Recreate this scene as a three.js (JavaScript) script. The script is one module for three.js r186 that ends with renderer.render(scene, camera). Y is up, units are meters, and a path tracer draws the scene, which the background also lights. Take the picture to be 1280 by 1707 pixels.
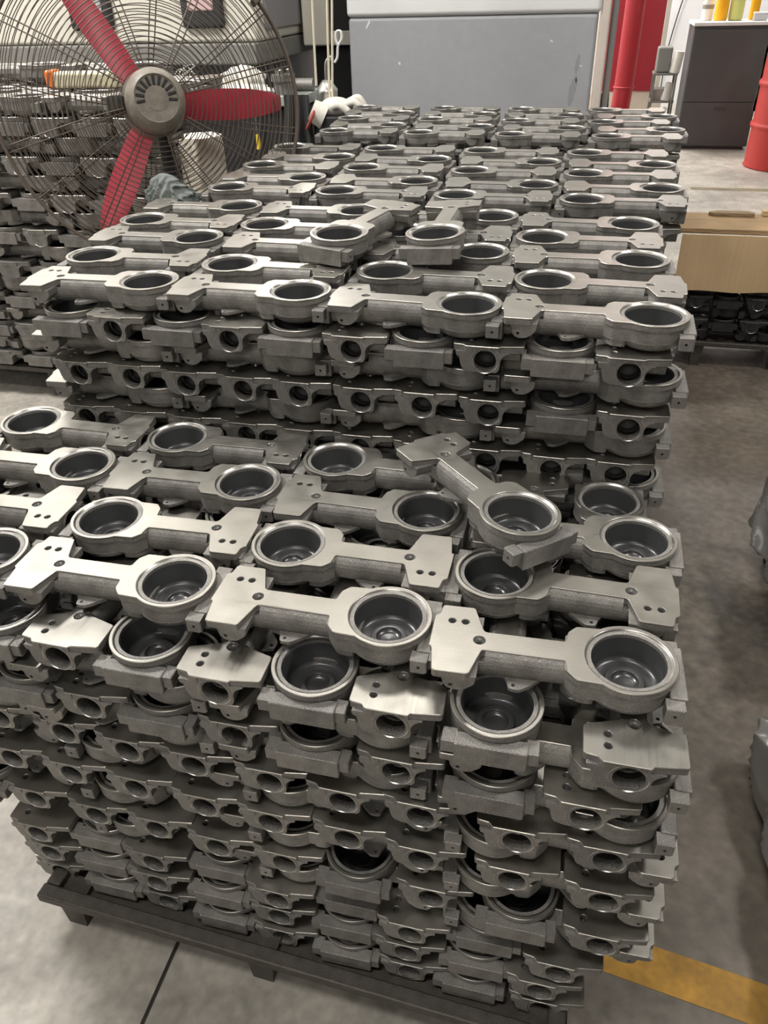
import * as THREE from 'three';
import { mergeGeometries } from 'three/addons/utils/BufferGeometryUtils.js';
import { RoundedBoxGeometry } from 'three/addons/geometries/RoundedBoxGeometry.js';
import { ImprovedNoise } from 'three/addons/math/ImprovedNoise.js';
import { RectAreaLightUniformsLib } from 'three/addons/lights/RectAreaLightUniformsLib.js';

// ------------------------------------------------------------------ camera, exposure, light
const renderer = new THREE.WebGLRenderer({ antialias: true });
renderer.toneMapping = THREE.LinearToneMapping;
renderer.toneMappingExposure = 2.6;
renderer.shadowMap.enabled = true;
const scene = new THREE.Scene();
scene.background = new THREE.Color(0x0b0c0e);
const rad = THREE.MathUtils.degToRad;
const camera = new THREE.PerspectiveCamera(67.12, 1280 / 1707, 0.05, 60);
camera.rotation.order = 'YXZ';
camera.position.set(0, 1.53, 0);
camera.rotation.set(rad(-34.6), rad(14.3), rad(-1.775));
scene.add(camera);
RectAreaLightUniformsLib.init();
// ceiling lamps, some added unseen for reflections and wall wash: [x, z, width, length, intensity]
const LAMPS = [
  [-3.7, -2.2, 0.5, 0.9, 78, 'lamp panel over the left side of the hall, left of the near pile'],
  [-0.8, 0.5, 1.6, 0.6, 7, 'lamp panel across the hall straight above the camera'],
  [-0.8, -3.5, 1.2, 0.8, 4.2, 'lamp panel over the middle of the hall, in front of the grey pillar'],
  [-4.0, -5.9, 0.4, 2.4, 1.0, 'lamp strip added over the cream machine for reflections on the castings'],  // unseen strip, put in so the casting tops mirror it
  [-5.2, -7.2, 0.4, 2.4, 10, 'lamp strip added along the left wall to wash it with light'],  // unseen, put in to brighten the left wall for reflections
  [2.7, -1.8, 0.5, 1.0, 30, 'lamp panel over the aisle at the right side'],
  [-3.6, -10.8, 1.4, 1.2, 30, 'lamp panel added at the back left to wash the back wall'],  // unseen, put near the back wall to wash it brighter
  [-0.2, -10.8, 1.4, 1.2, 24, 'lamp panel added over the red pipe to wash the back wall'],  // unseen too, added for back wall wash and glossy pile tops
  [2.8, -10.0, 1.0, 1.6, 4, 'lamp panel added over the cabinet and drum to wash the back wall'],  // third unseen lamp added for the back wall wash
  [-0.3, 5.6, 3.0, 1.0, 6, 'lamp panel behind the camera, in the front half of the hall'],
];
const CEIL = 4.9;

// ------------------------------------------------------------------ helpers
let seed = 20240611;
const rnd = () => { seed = (seed * 1664525 + 1013904223) >>> 0; return seed / 4294967296; };
const jit = a => (rnd() * 2 - 1) * a;
const used = {};
function numbered(n) { const k = used[n] = (used[n] || 0) + 1; return k === 1 ? n : `${n}_${String(k - 1).padStart(3, '0')}`; }
const V2 = (x, y) => new THREE.Vector2(x, y);
const V3 = (x, y, z) => new THREE.Vector3(x, y, z);
const ORD = ['', 'first', 'second', 'third', 'fourth', 'fifth', 'sixth', 'seventh', 'eighth', 'ninth', 'tenth', 'eleventh', 'twelfth', 'thirteenth', 'fourteenth', 'fifteenth', 'sixteenth'];

function clean(g) {
  let n = g.index ? g.toNonIndexed() : g.clone();
  for (const k of Object.keys(n.attributes)) if (!['position', 'normal'].includes(k)) n.deleteAttribute(k);
  if (!n.attributes.normal) n.computeVertexNormals();
  n.clearGroups && n.clearGroups();
  return n;
}
function boxUV(g) {          // uv in metres, by the side each triangle faces
  const p = g.attributes.position, uv = new Float32Array(p.count * 2);
  const a = V3(), b = V3(), c = V3();
  for (let i = 0; i < p.count; i += 3) {
    a.fromBufferAttribute(p, i); b.fromBufferAttribute(p, i + 1); c.fromBufferAttribute(p, i + 2);
    const n = b.clone().sub(a).cross(c.clone().sub(a));
    const ax = Math.abs(n.x), ay = Math.abs(n.y), az = Math.abs(n.z);
    [a, b, c].forEach((v, k) => {
      let u, w;
      if (ay >= ax && ay >= az) { u = v.x; w = v.z; } else if (ax >= az) { u = v.z; w = v.y; } else { u = v.x; w = v.y; }
      uv[(i + k) * 2] = u; uv[(i + k) * 2 + 1] = w;
    });
  }
  g.setAttribute('uv', new THREE.BufferAttribute(uv, 2));
  return g;
}
const join = list => boxUV(mergeGeometries(list.map(clean)));
function mesh(name, geo, mat, parent) {
  const m = new THREE.Mesh(Array.isArray(geo) ? join(geo) : geo, mat);
  m.castShadow = m.receiveShadow = true;
  m.name = parent && parent !== scene ? name : numbered(name);
  (parent || scene).add(m);
  return m;
}
function tag(o, label, category, group) {
  o.userData.label = label; o.userData.category = category;
  if (group) o.userData.group = group;
  return o;
}
function thing(name, label, category, pos = [0, 0, 0], turn = 0, group) {
  const o = new THREE.Group(); o.name = numbered(name); scene.add(o);
  o.position.set(...pos); o.rotation.y = turn;
  return tag(o, label, category, group);
}
function struct(name, geo, mat) {
  const m = new THREE.Mesh(Array.isArray(geo) ? join(geo) : geo, mat);
  m.name = name; m.userData.kind = 'structure'; m.castShadow = m.receiveShadow = true; scene.add(m); return m;
}
const bx = (w, h, d, x, y, z) => new THREE.BoxGeometry(w, h, d).translate(x, y, z);
const rb = (w, h, d, x, y, z, r = 0.006, s = 2) => new RoundedBoxGeometry(w, h, d, s, Math.min(r, w / 2.1, h / 2.1, d / 2.1)).translate(x, y, z);
const cyl = (r0, r1, h, x, y, z, s = 24, open = false) => new THREE.CylinderGeometry(r0, r1, h, s, 1, open).translate(x, y, z);
function tube(pts, r, seg = 40, rs = 6, closed = false) {
  return new THREE.TubeGeometry(new THREE.CatmullRomCurve3(pts.map(p => V3(...p)), closed), seg, r, rs, closed);
}
// polygon with rounded corners: [x, y, r]
function roundPoly(pts, n = 3) {
  const out = [];
  for (let i = 0; i < pts.length; i++) {
    const [x, y, r] = pts[i];
    if (!r) { out.push(V2(x, y)); continue; }
    const a = pts[(i + pts.length - 1) % pts.length], b = pts[(i + 1) % pts.length];
    const da = V2(a[0] - x, a[1] - y), db = V2(b[0] - x, b[1] - y);
    const t = Math.min(r, da.length() / 2.05, db.length() / 2.05);
    const p = da.setLength(t).add(V2(x, y)), q = db.setLength(t).add(V2(x, y));
    for (let k = 0; k <= n; k++) {
      const s = k / n, u = 1 - s;
      out.push(V2(u * u * p.x + 2 * u * s * x + s * s * q.x, u * u * p.y + 2 * u * s * y + s * s * q.y));
    }
  }
  return out;
}
function circ(cx, cy, r, n) { const p = []; for (let i = 0; i < n; i++) { const a = -i / n * Math.PI * 2; p.push(V2(cx + r * Math.cos(a), cy + r * Math.sin(a))); } return p; }
function shape(pts, holes = []) { const s = new THREE.Shape(pts); for (const h of holes) s.holes.push(new THREE.Path(h)); return s; }
// plan shape given in (x, z): extruded upward from y0 to y1
function slab(pts, holes, y0, y1, bevel = 0) {
  const f = l => l.map(p => V2(p.x, -p.y));
  const g = new THREE.ExtrudeGeometry(shape(f(pts), holes.map(f)), { depth: y1 - y0 - 2 * bevel, bevelEnabled: bevel > 0, bevelThickness: bevel, bevelSize: bevel, bevelOffset: -bevel, bevelSegments: 1, curveSegments: 8 });
  return g.rotateX(-Math.PI / 2).translate(0, y0 + bevel, 0);
}
// profile in (z, y): extruded along x from x0 to x1
function barX(pts, holes, x0, x1, bevel = 0) {
  const f = l => l.map(p => V2(-p.x, p.y));
  const g = new THREE.ExtrudeGeometry(shape(f(pts), holes.map(f)), { depth: x1 - x0 - 2 * bevel, bevelEnabled: bevel > 0, bevelThickness: bevel, bevelSize: bevel, bevelOffset: -bevel, bevelSegments: 1 });
  return g.rotateY(Math.PI / 2).translate(x0 + bevel, 0, 0);
}
// profile in (x, y): extruded along z from z0 to z1
function barZ(pts, holes, z0, z1, bevel = 0) {
  const g = new THREE.ExtrudeGeometry(shape(pts, holes), { depth: z1 - z0 - 2 * bevel, bevelEnabled: bevel > 0, bevelThickness: bevel, bevelSize: bevel, bevelOffset: -bevel, bevelSegments: 1 });
  return g.translate(0, 0, z0 + bevel);
}
const lathe = (pts, seg) => new THREE.LatheGeometry(pts.map(p => V2(...p)), seg);

// ------------------------------------------------------------------ textures
const noise = new ImprovedNoise();
function fbm(x, y, o = 4, z = 0) { let s = 0, a = 1, f = 1, t = 0; for (let i = 0; i < o; i++) { s += a * noise.noise(x * f, y * f, z + i * 7.3); t += a; a *= 0.5; f *= 2; } return s / t; }
function tex(n, fn, colour = true, repeat = 1) {
  const d = new Uint8Array(n * n * 4);
  for (let y = 0; y < n; y++) for (let x = 0; x < n; x++) {
    const c = fn(x / n, y / n), i = (y * n + x) * 4;
    d[i] = Math.max(0, Math.min(255, c[0])); d[i + 1] = Math.max(0, Math.min(255, c[1])); d[i + 2] = Math.max(0, Math.min(255, c[2])); d[i + 3] = 255;
  }
  const t = new THREE.DataTexture(d, n, n);
  t.wrapS = t.wrapT = THREE.RepeatWrapping; t.magFilter = THREE.LinearFilter; t.minFilter = THREE.LinearMipmapLinearFilter; t.generateMipmaps = true;
  if (colour) t.colorSpace = THREE.SRGBColorSpace;
  t.repeat.set(repeat, repeat); t.needsUpdate = true; return t;
}
const hash = (x, y) => { const s = Math.sin(x * 127.1 + y * 311.7) * 43758.5453; return s - Math.floor(s); };
const seamless = (x, y, f, o, z) => {      // tiling noise: blend four shifted copies
  const a = fbm(x * f, y * f, o, z), b = fbm((x - 1) * f, y * f, o, z), c = fbm(x * f, (y - 1) * f, o, z), d = fbm((x - 1) * f, (y - 1) * f, o, z);
  return (a * (1 - x) + b * x) * (1 - y) + (c * (1 - x) + d * x) * y;
};
// sand-cast skin: 6 cm tile
const castBump = tex(256, (x, y) => { const v = 128 + 150 * seamless(x, y, 46, 3, 1) + 40 * (hash(x * 256 | 0, y * 256 | 0) - 0.5); return [v, v, v]; }, false, 16);
const castMap = tex(256, (x, y) => { const v = 196 + 74 * seamless(x, y, 5, 4, 3) + 96 * seamless(x, y, 60, 2, 5); return [v, v * 0.985, v * 0.965]; }, true, 9);
// machined face: faint milling lines and handling marks
const millMap = tex(512, (x, y) => { const v = 226 + 18 * seamless(x, y * 1, 4, 4, 9) + 10 * (hash(7, y * 512 | 0) - 0.5) + 6 * seamless(x, y, 70, 2, 4); return [v, v * 0.99, v * 0.965]; }, true, 5);
const millRough = tex(256, (x, y) => { const v = 150 + 60 * seamless(x, y, 6, 4, 2) + 20 * (hash(3, y * 256 | 0) - 0.5); return [v, v, v]; }, false, 5);

const std = o => new THREE.MeshStandardMaterial(Object.assign({ side: THREE.DoubleSide }, o));
const castMats = [[0.39, 0.384, 0.372], [0.35, 0.346, 0.338], [0.42, 0.412, 0.397]].map(c => std({ color: new THREE.Color(...c), map: castMap, bumpMap: castBump, bumpScale: 0.0011, metalness: 0.35, roughness: 0.44 }));
const faceMats = [[0.52, 0.509, 0.487], [0.49, 0.482, 0.464], [0.55, 0.538, 0.513]].map(c => std({ color: new THREE.Color(...c), map: millMap, roughnessMap: millRough, metalness: 1, roughness: 0.66 }));
castMats.push(std({ color: new THREE.Color(0.07, 0.07, 0.074), map: castMap, bumpMap: castBump, bumpScale: 0.0011, metalness: 0.5, roughness: 0.5 }));  // darkened copy: shade under the cardboard put into the colour
faceMats.push(std({ color: new THREE.Color(0.12, 0.12, 0.122), map: millMap, roughnessMap: millRough, metalness: 0.6, roughness: 0.9 }));  // face copy to match, cardboard shade in its colour
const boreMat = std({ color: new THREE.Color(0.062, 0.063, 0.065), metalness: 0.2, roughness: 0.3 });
const brightMat = std({ color: new THREE.Color(0.56, 0.545, 0.515), metalness: 1, roughness: 0.28 });
const holeMat = std({ color: new THREE.Color(0.26, 0.255, 0.245), metalness: 0.7, roughness: 0.36 });
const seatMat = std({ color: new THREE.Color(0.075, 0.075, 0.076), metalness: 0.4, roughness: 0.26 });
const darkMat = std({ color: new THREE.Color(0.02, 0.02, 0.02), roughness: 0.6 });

// ------------------------------------------------------------------ the casting: bore centre at the origin, mounting plate toward +x, standing on y = 0
const H = 0.050;
const mm = l => l.map(([x, y, r]) => [x / 1000, y / 1000, (r || 0) / 1000]);
function ringOutline(R, cs, n, inset = 0) {           // ring + collar, in (x, z) millimetres
  const pts = [], t = Math.acos(35.5 / 61);
  for (let i = 0; i <= n; i++) { const a = t + (Math.PI * 2 - 2 * t) * i / n; pts.push([R * Math.cos(a), R * Math.sin(a), 0]); }
  return pts;
}
function castingGeometry(q) {        // q: 2 near, 1 middle, 0 far
  const NS = [26, 36, 52][q], HS = [6, 8, 14][q];
  const i0 = 0.45;
  const top = roundPoly(mm([
    ...ringOutline(61, 0, NS),
    [66, -48.5, 3], [77, -36, 3], [79.5, -17.2, 3], [186, -16.8, 5], [198.5, -62.5, 4], [246, -63, 4], [252, -22, 3], [256, -20, 2], [255.5, 39, 3], [249.5, 43, 2], [247, 61.5, 4], [202.5, 62, 4], [186, 16.8, 5], [79.5, 17.2, 3], [77, 36, 3], [66, 48.5, 3],
  ]), q ? 3 : 1).map(p => p);
  const holes = [[191, 0, 7.8], [231, 31.6, 5.1], [213, 32, 5.1]];
  const faceHoles = [circ(0, 0, 0.0552, NS), ...(q ? holes.map(([x, y, r]) => circ(x / 1000, y / 1000, r / 1000, HS)) : [])];
  const out = {};
  out.face = join([slab(top, faceHoles, H - 0.003, H, 0.0008)]);
  const parts = [];
  // ring wall and collar
  const ringTop = roundPoly(mm([...ringOutline(60.4, 0, NS), [65.5, -48, 3], [76.4, -35.6, 3], [80, -30, 1], [80, 30, 1], [76.4, 35.6, 3], [65.5, 48, 3]]), 2);
  const ringLow = roundPoly(mm([...ringOutline(58.6, 0, NS), [64, -46.5, 3], [75, -34, 3], [79, -29, 1], [79, 29, 1], [75, 34, 3], [64, 46.5, 3]]), 2);
  const ringHole = [circ(0, 0, 0.0475, NS)];
  parts.push(slab(ringTop, ringHole, 0.039, H - 0.003));
  parts.push(slab(ringLow, ringHole, 0.016, 0.039));
  // flash line, waisted underside
  parts.push(lathe([[0.0575, 0.0185], [0.0596, 0.0165], [0.0572, 0.0145], [0.055, 0.008], [0.047, 0.001], [0.044, 0], [0, 0]], NS));
  parts.push(slab(roundPoly(mm([[40, -44, 6], [62, -43, 4], [74, -30, 4], [80, -20, 2], [80, 20, 2], [74, 30, 4], [62, 43, 4], [40, 44, 6]]), 2), [], 0.004, 0.016));
  // arm: a tube with a flat strip on top
  const R = 0.0268, cy = H - 0.0232, arc = (cut) => {
    const a0 = Math.asin(Math.max(-1, Math.min(1, (cut - cy) / R))), p = [], n = [10, 14, 22][q];
    for (let i = 0; i <= n; i++) { const a = a0 - (Math.PI + 2 * a0) * i / n; p.push(V2(R * Math.cos(a), cy + R * Math.sin(a))); }
    return p;
  };
  parts.push(barX(arc(H - 0.0022), [], 0.070, 0.1815));
  parts.push(barX(arc(H - 0.015), [], 0.1815, 0.206));
  // mounting plate
  const nt = q ? [[238, -19.5, 0], [238, 27.5, 0]] : [];
  const plate = roundPoly(mm([[181.5, -16.4, 1], [186.4, -17, 4], [198.9, -62, 4], [245.6, -62.6, 4], [251.5, -22, 2], ...(q ? [[252, -19.5, 0], ...nt, [254.5, 27.5, 0]] : [[255.5, -20, 0]]), [255, 39.6, 2], [249, 42.6, 2], [246.6, 61, 4], [202.9, 61.5, 4], [186.4, 17, 4], [181.5, 16.4, 1]]), q ? 2 : 1);
  parts.push(slab(plate, q ? holes.slice(1).map(([x, y, r]) => circ(x / 1000, y / 1000, r / 1000 - 0.0003, HS)).concat([circ(0.191, 0, 0.0075, HS)]) : [], H - 0.0125, H - 0.003));
  // port block under the plate
  const pc = [0.004, H - 0.0272];
  const blk = roundPoly(mm([[57, 39, 2], [55, 31, 2], [50, 29, 1], [48, 17, 3], [44, 5, 4], [30, 0.5, 4], [-18, 0.5, 6], [-23, 10, 5], [-22, 22, 5], [-27, 33, 6], [-38, 38, 1], [-19.3, 39, 0], [-19.3, 46.9, 0], [27.3, 46.9, 0], [27.3, 39, 0]]), 2);
  parts.push(barX(blk, q ? [circ(pc[0], pc[1], 0.0198, HS + 8)] : [], 0.2385, 0.2535));
  parts.push(barX(roundPoly(mm([[50, 37, 2], [46, 17, 3], [40, 5, 4], [28, 2, 4], [-20, 2, 6], [-24, 20, 6], [-30, 37, 2]]), 2), q ? [circ(pc[0], pc[1], 0.0205, HS + 8)] : [], 0.199, 0.2385));
  // gusset with a bolt boss on both flanks
  for (const s of [-1, 1]) {
    const g = barZ(roundPoly(mm([[189, 39, 1], [238, 39, 1], [233, 29, 3], [231, 17, 5], [222, 11, 5], [206, 12, 5], [191, 24, 4]]), 2), q ? [circ(0.2215, 0.0205, 0.0036, HS)] : [], 0.024, 0.057, q ? 0.001 : 0);
    if (s < 0) g.scale(1, 1, -1); if (s < 0) flip(g);
    parts.push(g);
    // tab on the arm
    const t = slab(roundPoly(mm([[108, 20, 1], [122, 35, 6], [134, 44, 4], [148, 43, 4], [150, 33, 3], [156, 20, 1]]), 2), q ? [circ(0.142, 0.0365, 0.0027, HS)] : [], 0.007, 0.0125);
    if (s < 0) { t.scale(1, 1, -1); flip(t); }
    parts.push(t);
    // ear beside the ring foot
    const e = barZ(mm([[-66, 34], [-43, 34], [-43, 11], [-62, 11], [-66, 14]]).map(p => V2(p[0], p[1])), q ? [circ(-0.0545, 0.0225, 0.0034, HS)] : [], 0.043, s > 0 ? 0.060 : 0.063, q ? 0.0012 : 0);
    if (s < 0) { e.scale(1, 1, -1); flip(e); }
    parts.push(e);
  }
  // ring foot
  parts.push(barX(roundPoly(mm([[-46, 36.5, 2], [46, 36.5, 2], [46, 3, 3], [-46, 3, 3]]), 2), [], -0.070, -0.0485, q ? 0.0012 : 0));
  out.body = join(parts);
  // bore
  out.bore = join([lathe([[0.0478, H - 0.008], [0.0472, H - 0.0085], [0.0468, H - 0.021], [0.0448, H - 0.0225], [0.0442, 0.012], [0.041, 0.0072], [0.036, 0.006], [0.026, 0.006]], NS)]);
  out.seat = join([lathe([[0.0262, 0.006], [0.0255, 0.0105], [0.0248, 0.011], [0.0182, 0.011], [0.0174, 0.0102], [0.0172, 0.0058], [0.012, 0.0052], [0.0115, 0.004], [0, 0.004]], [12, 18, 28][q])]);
  out.rim = join([lathe([[0.0553, H - 0.0003], [0.0545, H - 0.0004], [0.0528, H - 0.0034], [0.0502, H - 0.0038], [0.0494, H - 0.0066], [0.0476, H - 0.0082]], NS)]);
  const th = [[0.0247, 0.2532], [0.0244, 0.2542], [0.0240, 0.2545], [0.0205, 0.2508]];
  if (q === 2) for (let i = 0; i < 9; i++) { th.push([0.0205, 0.2500 - i * 0.0026]); th.push([0.0194, 0.2487 - i * 0.0026]); }
  else th.push([0.0200, 0.249], [0.0198, 0.226]);
  out.port = join([lathe(th, [14, 18, 28][q]).rotateZ(-Math.PI / 2).translate(0, pc[1], pc[0])]);
  out.portDarkDisc = join([lathe([[0.0197, 0.2245], [0.0185, 0.212], [0, 0.212]], 14).rotateZ(-Math.PI / 2).translate(0, pc[1], pc[0])]);  // near-black disc closes the through tube, its unlit depth put into colour
  if (q) {
    const cb = [[0.0079, H - 0.0002], [0.0074, H - 0.0012], [0.0072, H - 0.005], [0.0042, H - 0.0055], [0.004, H - 0.0145]];
    const sm = [[0.0053, H - 0.0002], [0.0045, H - 0.001], [0.0048, H - 0.002], [0.0043, H - 0.003], [0.0046, H - 0.004], [0.0042, H - 0.005], [0.0041, H - 0.0124]];
    out.screws = holes.map(([x, z], i) => join([lathe(i ? sm : cb, HS).translate(x / 1000, 0, z / 1000)]));
  }
  return out;
}
function flip(g) {        // mirrored geometry: turn its triangles the right way round
  const ix = g.index;
  if (ix) { for (let i = 0; i < ix.count; i += 3) { const a = ix.getX(i); ix.setX(i, ix.getX(i + 1)); ix.setX(i + 1, a); } }
  else for (const at of Object.values(g.attributes)) for (let i = 0; i < at.count; i += 3) for (let k = 0; k < at.itemSize; k++) {
    const a = at.array[i * at.itemSize + k]; at.array[i * at.itemSize + k] = at.array[(i + 1) * at.itemSize + k]; at.array[(i + 1) * at.itemSize + k] = a;
  }
}
const GEO = [0, 1, 2].map(castingGeometry);
function protoCasting(q, v) {
  const g = GEO[q], o = new THREE.Group();
  const add = (n, geo, mat) => { const m = new THREE.Mesh(geo, mat); m.name = n; m.castShadow = m.receiveShadow = true; o.add(m); return m; };
  const body = add('cast_body', g.body, castMats[v]);
  add('machined_face', g.face, faceMats[v]);
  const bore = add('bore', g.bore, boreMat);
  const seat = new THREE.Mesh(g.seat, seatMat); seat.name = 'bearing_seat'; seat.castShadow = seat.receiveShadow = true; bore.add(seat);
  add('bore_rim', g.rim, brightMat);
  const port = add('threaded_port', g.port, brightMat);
  const fl = new THREE.Mesh(g.portDarkDisc, darkMat); fl.name = 'port_dark_disc'; fl.castShadow = fl.receiveShadow = true; port.add(fl);
  if (g.screws) g.screws.forEach(s => add('screw_hole', s, holeMat));
  return o;
}
const PROTO = [0, 1, 2].map(q => [0, 1, 2, 3].map(v => protoCasting(q, v)));
let nCast = 0;
// place a casting by its bore centre, the height of its top face and the direction of its plate (degrees: 0 = +x, 90 = +z)
function casting(q, x, top, z, deg, label, group, opt = {}) {
  const o = PROTO[q][opt.v ?? Math.floor(rnd() * 3)].clone();
  o.name = numbered('grey_casting'); scene.add(o);
  const s = opt.scale || 1; if (s !== 1) o.scale.setScalar(s);
  const a = rad(deg + (opt.still ? 0 : jit(0.7)));
  const ex = V3(Math.cos(a), opt.tx || 0, Math.sin(a)).normalize(), ez0 = V3(-Math.sin(a), opt.tz || 0, Math.cos(a));
  const ey = ez0.clone().cross(ex).normalize(), ez = ex.clone().cross(ey);
  o.quaternion.setFromRotationMatrix(new THREE.Matrix4().makeBasis(ex, ey, ez));
  o.position.set(x, top, z).addScaledVector(ey, -H * s);
  tag(o, label, 'casting', group); nCast++;
  return o;
}
const bulk = [];                                   // castings buried inside the piles
function inner(x, top, z, deg, s = 1) { bulk.push([x, top, z, deg, s]); }

// ------------------------------------------------------------------ the near pile
const side = d => Math.abs(((d + 180) % 360) - 180) < 90 ? 'left' : 'right';     // where the bore lies
const topLabel = (pile, r, c, d) => `grey casting atop the ${pile} pile, ${ORD[r]} row from front, ${ORD[c]} from right, bore ${side(d)}`;
const T1 = 0.809;
const nearTop = [
  [1, 1, 0.125, -0.753, 178.4, 2], [1, 2, -0.195, -0.771, 180.2, 2], [1, 3, -0.522, -0.783, 179.8, 2], [1, 4, -0.845, -0.79, 180, 0],
  [2, 1, -0.060, -0.895, 1.7, 2], [2, 2, -0.383, -0.904, 0.1, 2], [2, 3, -0.704, -0.912, -1.6, 2], [2, 4, -1.036, -0.919, -0.8, 0],
  [3, 1, 0.142, -1.022, 180.5, 2], [3, 2, -0.192, -1.034, 181.1, 1], [3, 3, -0.518, -1.060, 178.6, 1], [3, 4, -0.844, -1.060, 179, 2],
  [4, 2, -0.384, -1.166, 1, 1], [4, 3, -0.710, -1.189, 0, 1], [4, 4, -1.040, -1.197, 0.7, 2],
];
for (const [r, c, x, z, d, v] of nearTop) casting(2, x, T1, z, d, r === 4 ? topLabel('near', r, c - 1, d) : topLabel('near', r, c, d), 'castings on top of the near pile', { v, still: true });
casting(2, -0.0365, 0.876, -0.9596, -134.8, 'grey casting lying loose and slanting across the top of the near pile', null, { tx: 0.027, tz: -0.064, v: 1, still: true });

const PILE = { near: 'near' };
const sh = x => 0.045 * x;                        // the near pile stands slightly turned
const layerNear = [0, 0.809, 0.755, 0.706, 0.658, 0.614, 0.569, 0.519, 0.469, 0.413, 0.360, 0.308, 0.256, 0.192, 0.126];
// crossed layers seen end-on: [x, 'p' port to the front | 'r' bore to the front]
const endsNear = {
  2: [[0.138, 'p'], [-0.034, 'r'], [-0.162, 'p'], [-0.286, 'r'], [-0.412, 'p'], [-0.540, 'r'], [-0.662, 'p'], [-0.790, 'r'], [-0.920, 'p'], [-1.045, 'r']],
  4: [[0.098, 'p'], [-0.030, 'r'], [-0.154, 'p'], [-0.285, 'r'], [-0.402, 'p'], [-0.525, 'r'], [-0.640, 'p'], [-0.765, 'r'], [-0.890, 'p'], [-1.010, 'r']],
  6: [[0.136, 'p'], [0.013, 'p'], [-0.119, 'p'], [-0.237, 'p'], [-0.358, 'p'], [-0.481, 'p'], [-0.594, 'p'], [-0.712, 'p'], [-0.836, 'p'], [-0.96, 'p']],
  8: [[0.142, 'p'], [0.016, 'p'], [-0.119, 'p'], [-0.238, 'p'], [-0.360, 'p'], [-0.479, 'p'], [-0.600, 'p'], [-0.722, 'p'], [-0.845, 'p'], [-0.968, 'p']],
  10: [[0.155, 'p'], [0.026, 'r'], [-0.107, 'p'], [-0.233, 'r'], [-0.349, 'p'], [-0.469, 'p'], [-0.588, 'p'], [-0.705, 'p'], [-0.830, 'p'], [-0.953, 'r']],
  12: [[0.103, 'p'], [-0.020, 'r'], [-0.135, 'p'], [-0.248, 'r'], [-0.370, 'p'], [-0.490, 'r'], [-0.612, 'p'], [-0.735, 'r'], [-0.855, 'p']],
  13: [[0.078, 'p'], [-0.030, 'r'], [-0.144, 'p'], [-0.258, 'r'], [-0.378, 'p'], [-0.498, 'r'], [-0.616, 'p'], [-0.735, 'r'], [-0.850, 'p']],
  14: [[0.088, 'p'], [-0.037, 'r'], [-0.140, 'p'], [-0.258, 'r'], [-0.376, 'p'], [-0.495, 'r'], [-0.610, 'p'], [-0.728, 'r'], [-0.846, 'p']],
};
function endRow(q, pile, layer, top, list, zPort, zBore, group, shear = () => 0, s = 1) {
  list.forEach(([x, k], i) => {
    const z = shear(x), lab = `grey casting in the ${pile} pile's front, ${ORD[layer]} layer down, ${ORD[i + 1]} from right, ${k === 'p' ? 'port' : 'bore'} forward`;
    if (k === 'p') casting(q, x, top + jit(0.0015), zPort - 0.2546 * s + z + jit(0.004), 90, lab, group, { scale: s });
    else casting(q, x, top + jit(0.0015), zBore - 0.070 * s + z + jit(0.004), -90, lab, group, { scale: s });
  });
}
for (const [l, list] of Object.entries(endsNear)) endRow(2, 'near', +l, layerNear[l], list, l > 11 ? -0.630 : -0.640, l > 11 ? [0, 0, -0.645, -0.633, -0.622][l - 10] : -0.626, `castings end-on in layer ${l} of the near pile`, sh);
// crosswise layers: front row
const crossNear = { 3: 180, 5: 180, 7: 0, 9: 0, 11: 0 };
for (const [l, d] of Object.entries(crossNear)) for (let c = 0; c < (l < 11 ? 4 : 3); c++) {
  const x = (d ? 0.140 : -0.020) - 0.322 * c + jit(0.006);
  casting(2, x, layerNear[l], -0.706 + sh(x) + jit(0.004), d, `crosswise grey casting in the near pile's front, ${ORD[l]} layer down, ${ORD[c + 1]} from right`, `castings crosswise in layer ${l} of the near pile`);
}
// second row of the upper end-on layer, seen through the gaps
[[-0.022 + 0.0, -1.02, -90, 1], [0.106, -1.215, 90, 0]].forEach(() => 0);
casting(2, -0.025, 0.755, -1.024, -90, 'grey casting at the near pile\'s back right corner, plate pointing away, dark flat plate', null, { v: 1, still: true });
casting(2, 0.109, 0.755, -1.206, 90, 'grey casting at the near pile\'s back right corner, open bore beside the dark plate', null, { v: 1, still: true });
for (let i = 0; i < 8; i++) casting(1, -0.150 - 0.127 * i, 0.755, i % 2 ? -1.04 : -1.225, i % 2 ? -90 : 90, `casting in the near pile's second layer, back row, ${ORD[i + 1]} from right, under the top castings`, 'castings in the back row of the near pile\'s second layer');
// buried layers
for (let l = 3; l <= 14; l++) {
  const t = layerNear[l];
  if (crossNear[l] !== undefined) for (let r = 1; r < 4; r++) for (let c = 0; c < (l < 11 ? 4 : 3); c++) inner((r % 2 ? -0.05 : 0.12) - 0.322 * c, t, -0.706 - 0.145 * r + sh(-0.3), r % 2 ? 0 : 180);
  else for (let c = 0; c < 8; c++) inner(0.09 - 0.127 * c, t, -1.225, 90);
}

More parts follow.
